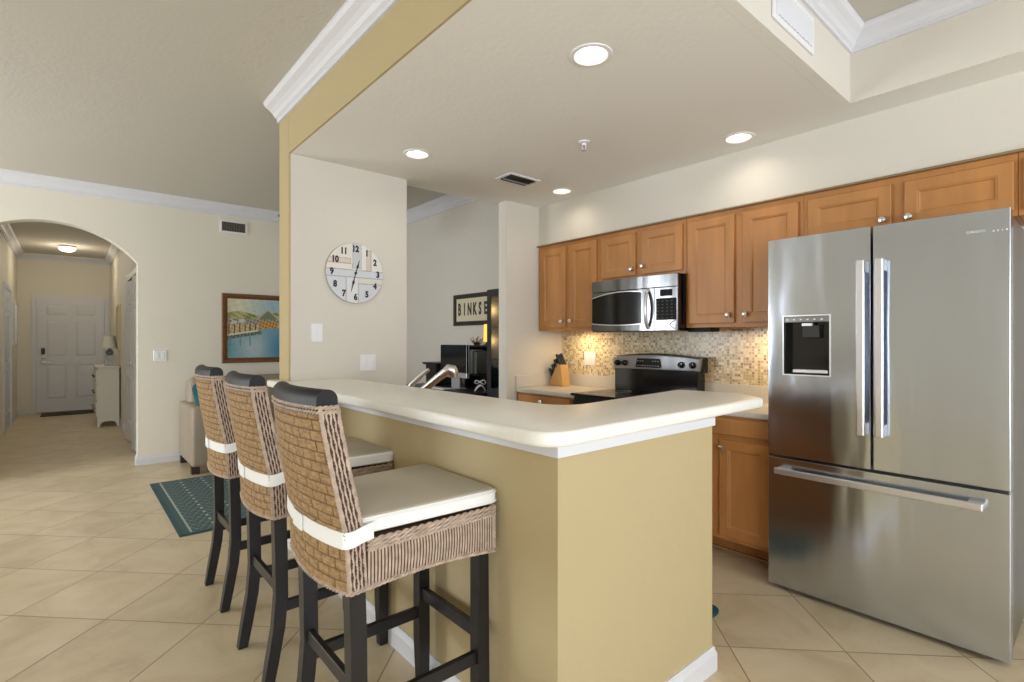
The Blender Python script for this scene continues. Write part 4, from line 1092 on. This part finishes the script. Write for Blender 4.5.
# ---------------------------------------------------------------- hall furniture
cb = root('hall_console', 'cream side cabinet with scalloped apron by the entry door', 'cabinet', (.46, 10.4, 0))
b = BM()
box(b, .335, .6, 9.975, 10.89, .12, .89, .004); obj('body', b, M['console'], cb)
b = BM(); box(b, .315, .61, 9.955, 10.91, .89, .915, .006); obj('top', b, M['console'], cb)
b = BM(); sc_ = [(.335,.0), (.365,.0), (.375,.05), (.40,.075), (.44,.085), (.465,.075), (.49,.085), (.535,.075), (.56,.05), (.575,0), (.60,0), (.60,.13), (.335,.13)]
prism(b, sc_, 0, .02, F=lambda u, v, d: (u, 9.972+d, v)); obj('side_apron', b, M['console'], cb)
b = BM(); prism(b, [(9.99,.0), (10.03,0), (10.05,.06), (10.15,.09), (10.43,.07), (10.7,.09), (10.83,.06), (10.85,0), (10.89,0), (10.89,.13), (9.99,.13)], 0, .02, F=lambda u, v, d: (.333+d, u, v)); obj('front_apron', b, M['console'], cb)
for k in range(3):
    b = BM(); rings_panel(b, lambda u, v, d, k=k: (.335-d, 10.86-u, .16+k*.24+v), .85, .22, [(0,0), (0,.012), (.006,.016)]); d_ = obj('drawer', b, M['console'], cb)
    b = BM()
    for y_ in (10.22, 10.65): lathe(b, [(.006,0), (.006,-.014), (.018,-.02), (.012,-.03)], (.32,y_,.27+k*.24), 12, 'x')
    obj('knob', b, M['blackm'], d_)
tl = root('table_lamp', 'small table lamp with cream shade on the hall console', 'lamp', (.495, 10.3, .915))
b = BM(); box(b, .435, .555, 10.24, 10.36, .916, 1.0, .004); box(b, .445, .545, 10.25, 10.35, 1.0, 1.075, .004); obj('base', b, mat('lamp_base_grey', (176,174,170), .4, vary=.3, vscale=30), tl)
b = BM(); lathe(b, [(.03,1.075), (.045,1.1), (.05,1.13), (.03,1.16), (.012,1.175), (.01,1.25)], (.495,10.3,0), 20); obj('stem', b, mat('lamp_glass_grey', (120,122,122), .2), tl, smooth=True)
b = BM(); lathe(b, [(.098,1.19), (.07,1.38)], (.495,10.3,0), 28, cap=False); lathe(b, [(.094,1.191), (.067,1.379)], (.495,10.3,0), 28, cap=False); obj('shade', b, mat('shade_cream', (228,222,206), .8), tl, smooth=True)
for (y_, z0, z1, lb) in ((11.38,1.24,1.93,'nearer'), (12.18,1.25,1.90,'farther')):
    r2 = root('picture_frame', 'narrow white picture frame on the left hall wall, the %s of two' % lb, 'picture', (-.68, y_, z0), 'frames on the left hall wall')
    b = BM(); rings_panel(b, lambda u, v, d: (-.68+d, y_-.19+u, z0+v), .38, z1-z0, [(0,.001), (0,.035), (.03,.035), (.034,.022)]); obj('frame', b, M['white'], r2)
    b = BM(); box(b, -.68+.0225, -.68+.0235, y_-.15, y_+.15, z0+.04, z1-.04); obj('print', b, mat('print_grey', (120,120,118), .6), r2)
r2 = root('wall_mirror', 'narrow gilt-framed mirror on the right hall wall above the console', 'mirror', (.62, 10.25, 1.15))
b = BM(); rings_panel(b, lambda u, v, d: (.62-d, 9.98+u, 1.15+v), .6, .72, [(0,.001), (0,.03), (.04,.03), (.045,.018)]); obj('frame', b, mat('frame_pale_gold', (205,190,150), .5), r2)
b = BM(); box(b, .6005, .6015, 10.03, 10.53, 1.2, 1.82); obj('glass', b, mat('mirror_silver', (225,225,225), .03, metal=1), r2)

# ---------------------------------------------------------------- office corner
dk = root('desk', 'black office desk seen through the opening beyond the bar', 'desk', (3.2, 4.5, 0))
b = BM(); box(b, 2.86, 3.50, 3.95, 5.35, .77, .80, .004); obj('top', b, M['blackm'], dk)
for y_ in (3.97, 5.33):
    b = BM(); box(b, 2.9, 3.48, y_-.02, y_+.02, 0, .77); obj('side_panel', b, M['blackm'], dk)
b = BM(); box(b, 3.44, 3.46, 3.99, 5.31, .2, .77); obj('back_panel', b, M['blackm'], dk)
hu = root('desk_hutch', 'black open shelf unit on the desk behind the monitor', 'shelf', (3.35, 4.5, .80))
b = BM(); box(b, 3.28, 3.50, 4.0, 4.62, 1.235, 1.255); obj('top', b, M['blackm'], hu)
b = BM(); box(b, 3.28, 3.50, 4.0, 4.02, .801, 1.235); obj('side_panel', b, M['blackm'], hu)
b = BM(); box(b, 3.28, 3.50, 4.60, 4.62, .801, 1.235); obj('side_panel', b, M['blackm'], hu)
b = BM(); box(b, 3.48, 3.50, 4.02, 4.60, .801, 1.235); obj('back_panel', b, M['blackm'], hu)
b = BM(); box(b, 3.28, 3.48, 4.02, 4.60, .93, .945); obj('shelf', b, M['blackm'], hu)
pb = root('file_box', 'black stand holding pale files left of the monitor', 'file box', (3.3, 5.1, .8))
b = BM(); box(b, 3.15, 3.45, 4.98, 5.2, .801, 1.03); prism(b, [(4.96,1.03), (5.22,1.03), (5.26,1.055), (4.92,1.055)], 0, .34, F=lambda u, v, d: (3.13+d, u, v)); obj('box', b, M['blackm'], pb)
books = [((150,155,140),.03,.24), ((205,208,200),.035,.26), ((120,128,110),.03,.25), ((190,192,182),.025,.23)]
yy = 4.58
for k, (c, t, h_) in enumerate(books):
    b = BM(); box(b, 3.31, 3.46, yy-t, yy, .946, .946+h_, .002)
    tag(obj('binder', b, mat('binder_%d' % k, c, .6)), ['sage binder at the left end of the hutch shelf', 'white binder second from the left on the hutch shelf', 'olive binder third from the left on the hutch shelf', 'pale grey binder fourth from the left on the hutch shelf'][k], 'binder', 'binders on the hutch shelf'); yy -= t+.003
b = BM(); box(b, 3.29, 3.46, 4.14, 4.42, .946, 1.20, .03, 4); pr = tag(obj('printer', b, mat('printer_grey', (88,90,86), .4), smooth=True), 'dark grey printer on the hutch shelf beside the binders', 'printer')
mo = root('computer_monitor', 'all-in-one computer with dark screen and silver chin on the desk', 'monitor', (3.1, 4.5, .8))
b = BM(); box(b, 3.05, 3.075, 4.255, 4.735, .975, 1.26, .004); obj('screen', b, M['black'], mo)
b = BM(); box(b, 3.048, 3.077, 4.253, 4.737, .92, .974, .004); box(b, 3.076, 3.084, 4.253, 4.737, .92, 1.262, .003); obj('casing', b, mat('aluminium', (190,192,196), .35, metal=.6), mo)
b = BM(); box(b, 3.08, 3.10, 4.42, 4.57, .80, .98); box(b, 3.0, 3.17, 4.40, 4.59, .801, .808, .003); obj('stand', b, bpy.data.materials['aluminium'], mo)
b = BM(); box(b, 2.90, 3.0, 4.45, 4.85, .801, .815, .003); kbd = tag(obj('keyboard', b, M['white']), 'white keyboard in front of the monitor', 'keyboard')
b = BM(); tube(b, [(3.12+.05*math.cos(a*.5236), 4.12+.06*math.sin(a*.5236), .83+.03*math.sin(a)) for a in range(12)], .006, 6, closed=True); tube(b, [(3.12+.05*math.cos(a*.5236), 4.12+.06*math.sin(a*.5236), .89+.02*math.cos(a)) for a in range(12)], .005, 6, closed=True)
tag(obj('cable_coil', b, M['white'], smooth=True), 'white coiled cable on the desk right of the monitor', 'cable')
tw = root('twig_decoration', 'small spiky tan flower decoration on top of the black shelf unit', 'decoration', (3.4, 4.55, 1.255))
b = BM(); lathe(b, [(.03,1.256), (.04,1.27), (.02,1.29)], (3.4,4.55,0), 14); obj('pot', b, M['dark_brown'], tw, smooth=True)
for k in range(12):
    a = R(30*k); L_ = .085+.03*math.sin(k*2.3)
    b = BM(); tube(b, [(3.4,4.55,1.28), (3.4+.4*L_*math.cos(a), 4.55+.6*L_*math.sin(a), 1.30+.03*math.sin(k)), (3.4+.6*L_*math.cos(a), 4.55+1.1*L_*math.sin(a), 1.325+.03*math.sin(k*1.7))], [.004,.006,.002], 5); obj('petal', b, mat('petal_tan', (150,132,96), .7) if k == 0 else bpy.data.materials['petal_tan'], tw)
# framed letter art
la = root('letter_art', 'long black-framed art of dark letters on cream on the office wall', 'picture', (XB, 4.5, 1.66))
b = BM(); rings_panel(b, lambda u, v, d: (XB-d, 5.162-u, 1.48+v), 1.30, .365, [(0,.001), (0,.025), (.045,.025), (.05,.012)]); obj('frame', b, M['frameb'], la)
b = BM(); box(b, XB-.014, XB-.0125, 3.92, 5.11, 1.53, 1.795); obj('mat_board', b, mat('mat_board', (214,206,178), .8), la)
for k, ch in enumerate('BINKSEA'):
    y_ = 5.045-k*.1
    obj('letter', text_bm(ch, .19, lambda u, v, d, y_=y_: (XB-.0155-d, y_-u*.55, 1.662+v), .008), mat('letter_ink', (66,58,46), .7, vary=.5, vscale=30) if k == 0 else bpy.data.materials['letter_ink'], la)
# display cabinet
dc = root('display_cabinet', 'tall black cabinet with a warmly lit glass front just past the opening', 'cabinet', (3.25, 3.74, 0))
b = BM(); box(b, 3.05, 3.5, 3.56, 3.92, 0, .85); box(b, 3.05, 3.5, 3.90, 3.92, .85, 1.79); box(b, 3.05, 3.5, 3.56, 3.58, .85, 1.79); box(b, 3.05, 3.5, 3.58, 3.90, 1.77, 1.79); box(b, 3.05, 3.07, 3.86, 3.90, .85, 1.77); box(b, 3.05, 3.07, 3.58, 3.86, 1.72, 1.77)
obj('body', b, M['blackm'], dc)
b = BM(); box(b, 3.485, 3.499, 3.58, 3.90, .85, 1.77); obj('back_panel', b, mat('cabinet_interior', (205,170,110), .6), dc)
for z_ in (1.12, 1.42): b = BM(); box(b, 3.10, 3.48, 3.585, 3.895, z_, z_+.012); obj('shelf', b, M['frameb'], dc)
b = BM(); box(b, 3.053, 3.057, 3.585, 3.86, .85, 1.72); obj('glass_pane', b, M['glass'], dc)
light('display_cabinet_lamp', 'POINT', (3.2, 3.75, 1.60), 5, (1,.66,.25), .03)
light('display_cabinet_lamp_low', 'POINT', (3.2, 3.75, 1.30), 4, (1,.66,.25), .03)
dl_ = root('amber_glow', 'slim added amber glow between the black cabinet and the twig decoration', 'lamp', (3.42, 4.40, 1.255))  # added glowing lamp shape in place of warmly lit furniture
b = BM(); lathe(b, [(.035,1.29), (.03,1.48)], (3.42,4.40,0), 16); obj('shade', b, mat('amber_glow_shade', (250,190,90), .6, emit=(255,190,80), estr=.9), dl_, smooth=True)
b = BM(); lathe(b, [(.035,1.2555), (.035,1.262), (.008,1.268), (.008,1.29)], (3.42,4.40,0), 16); obj('base', b, M['blackm'], dl_)
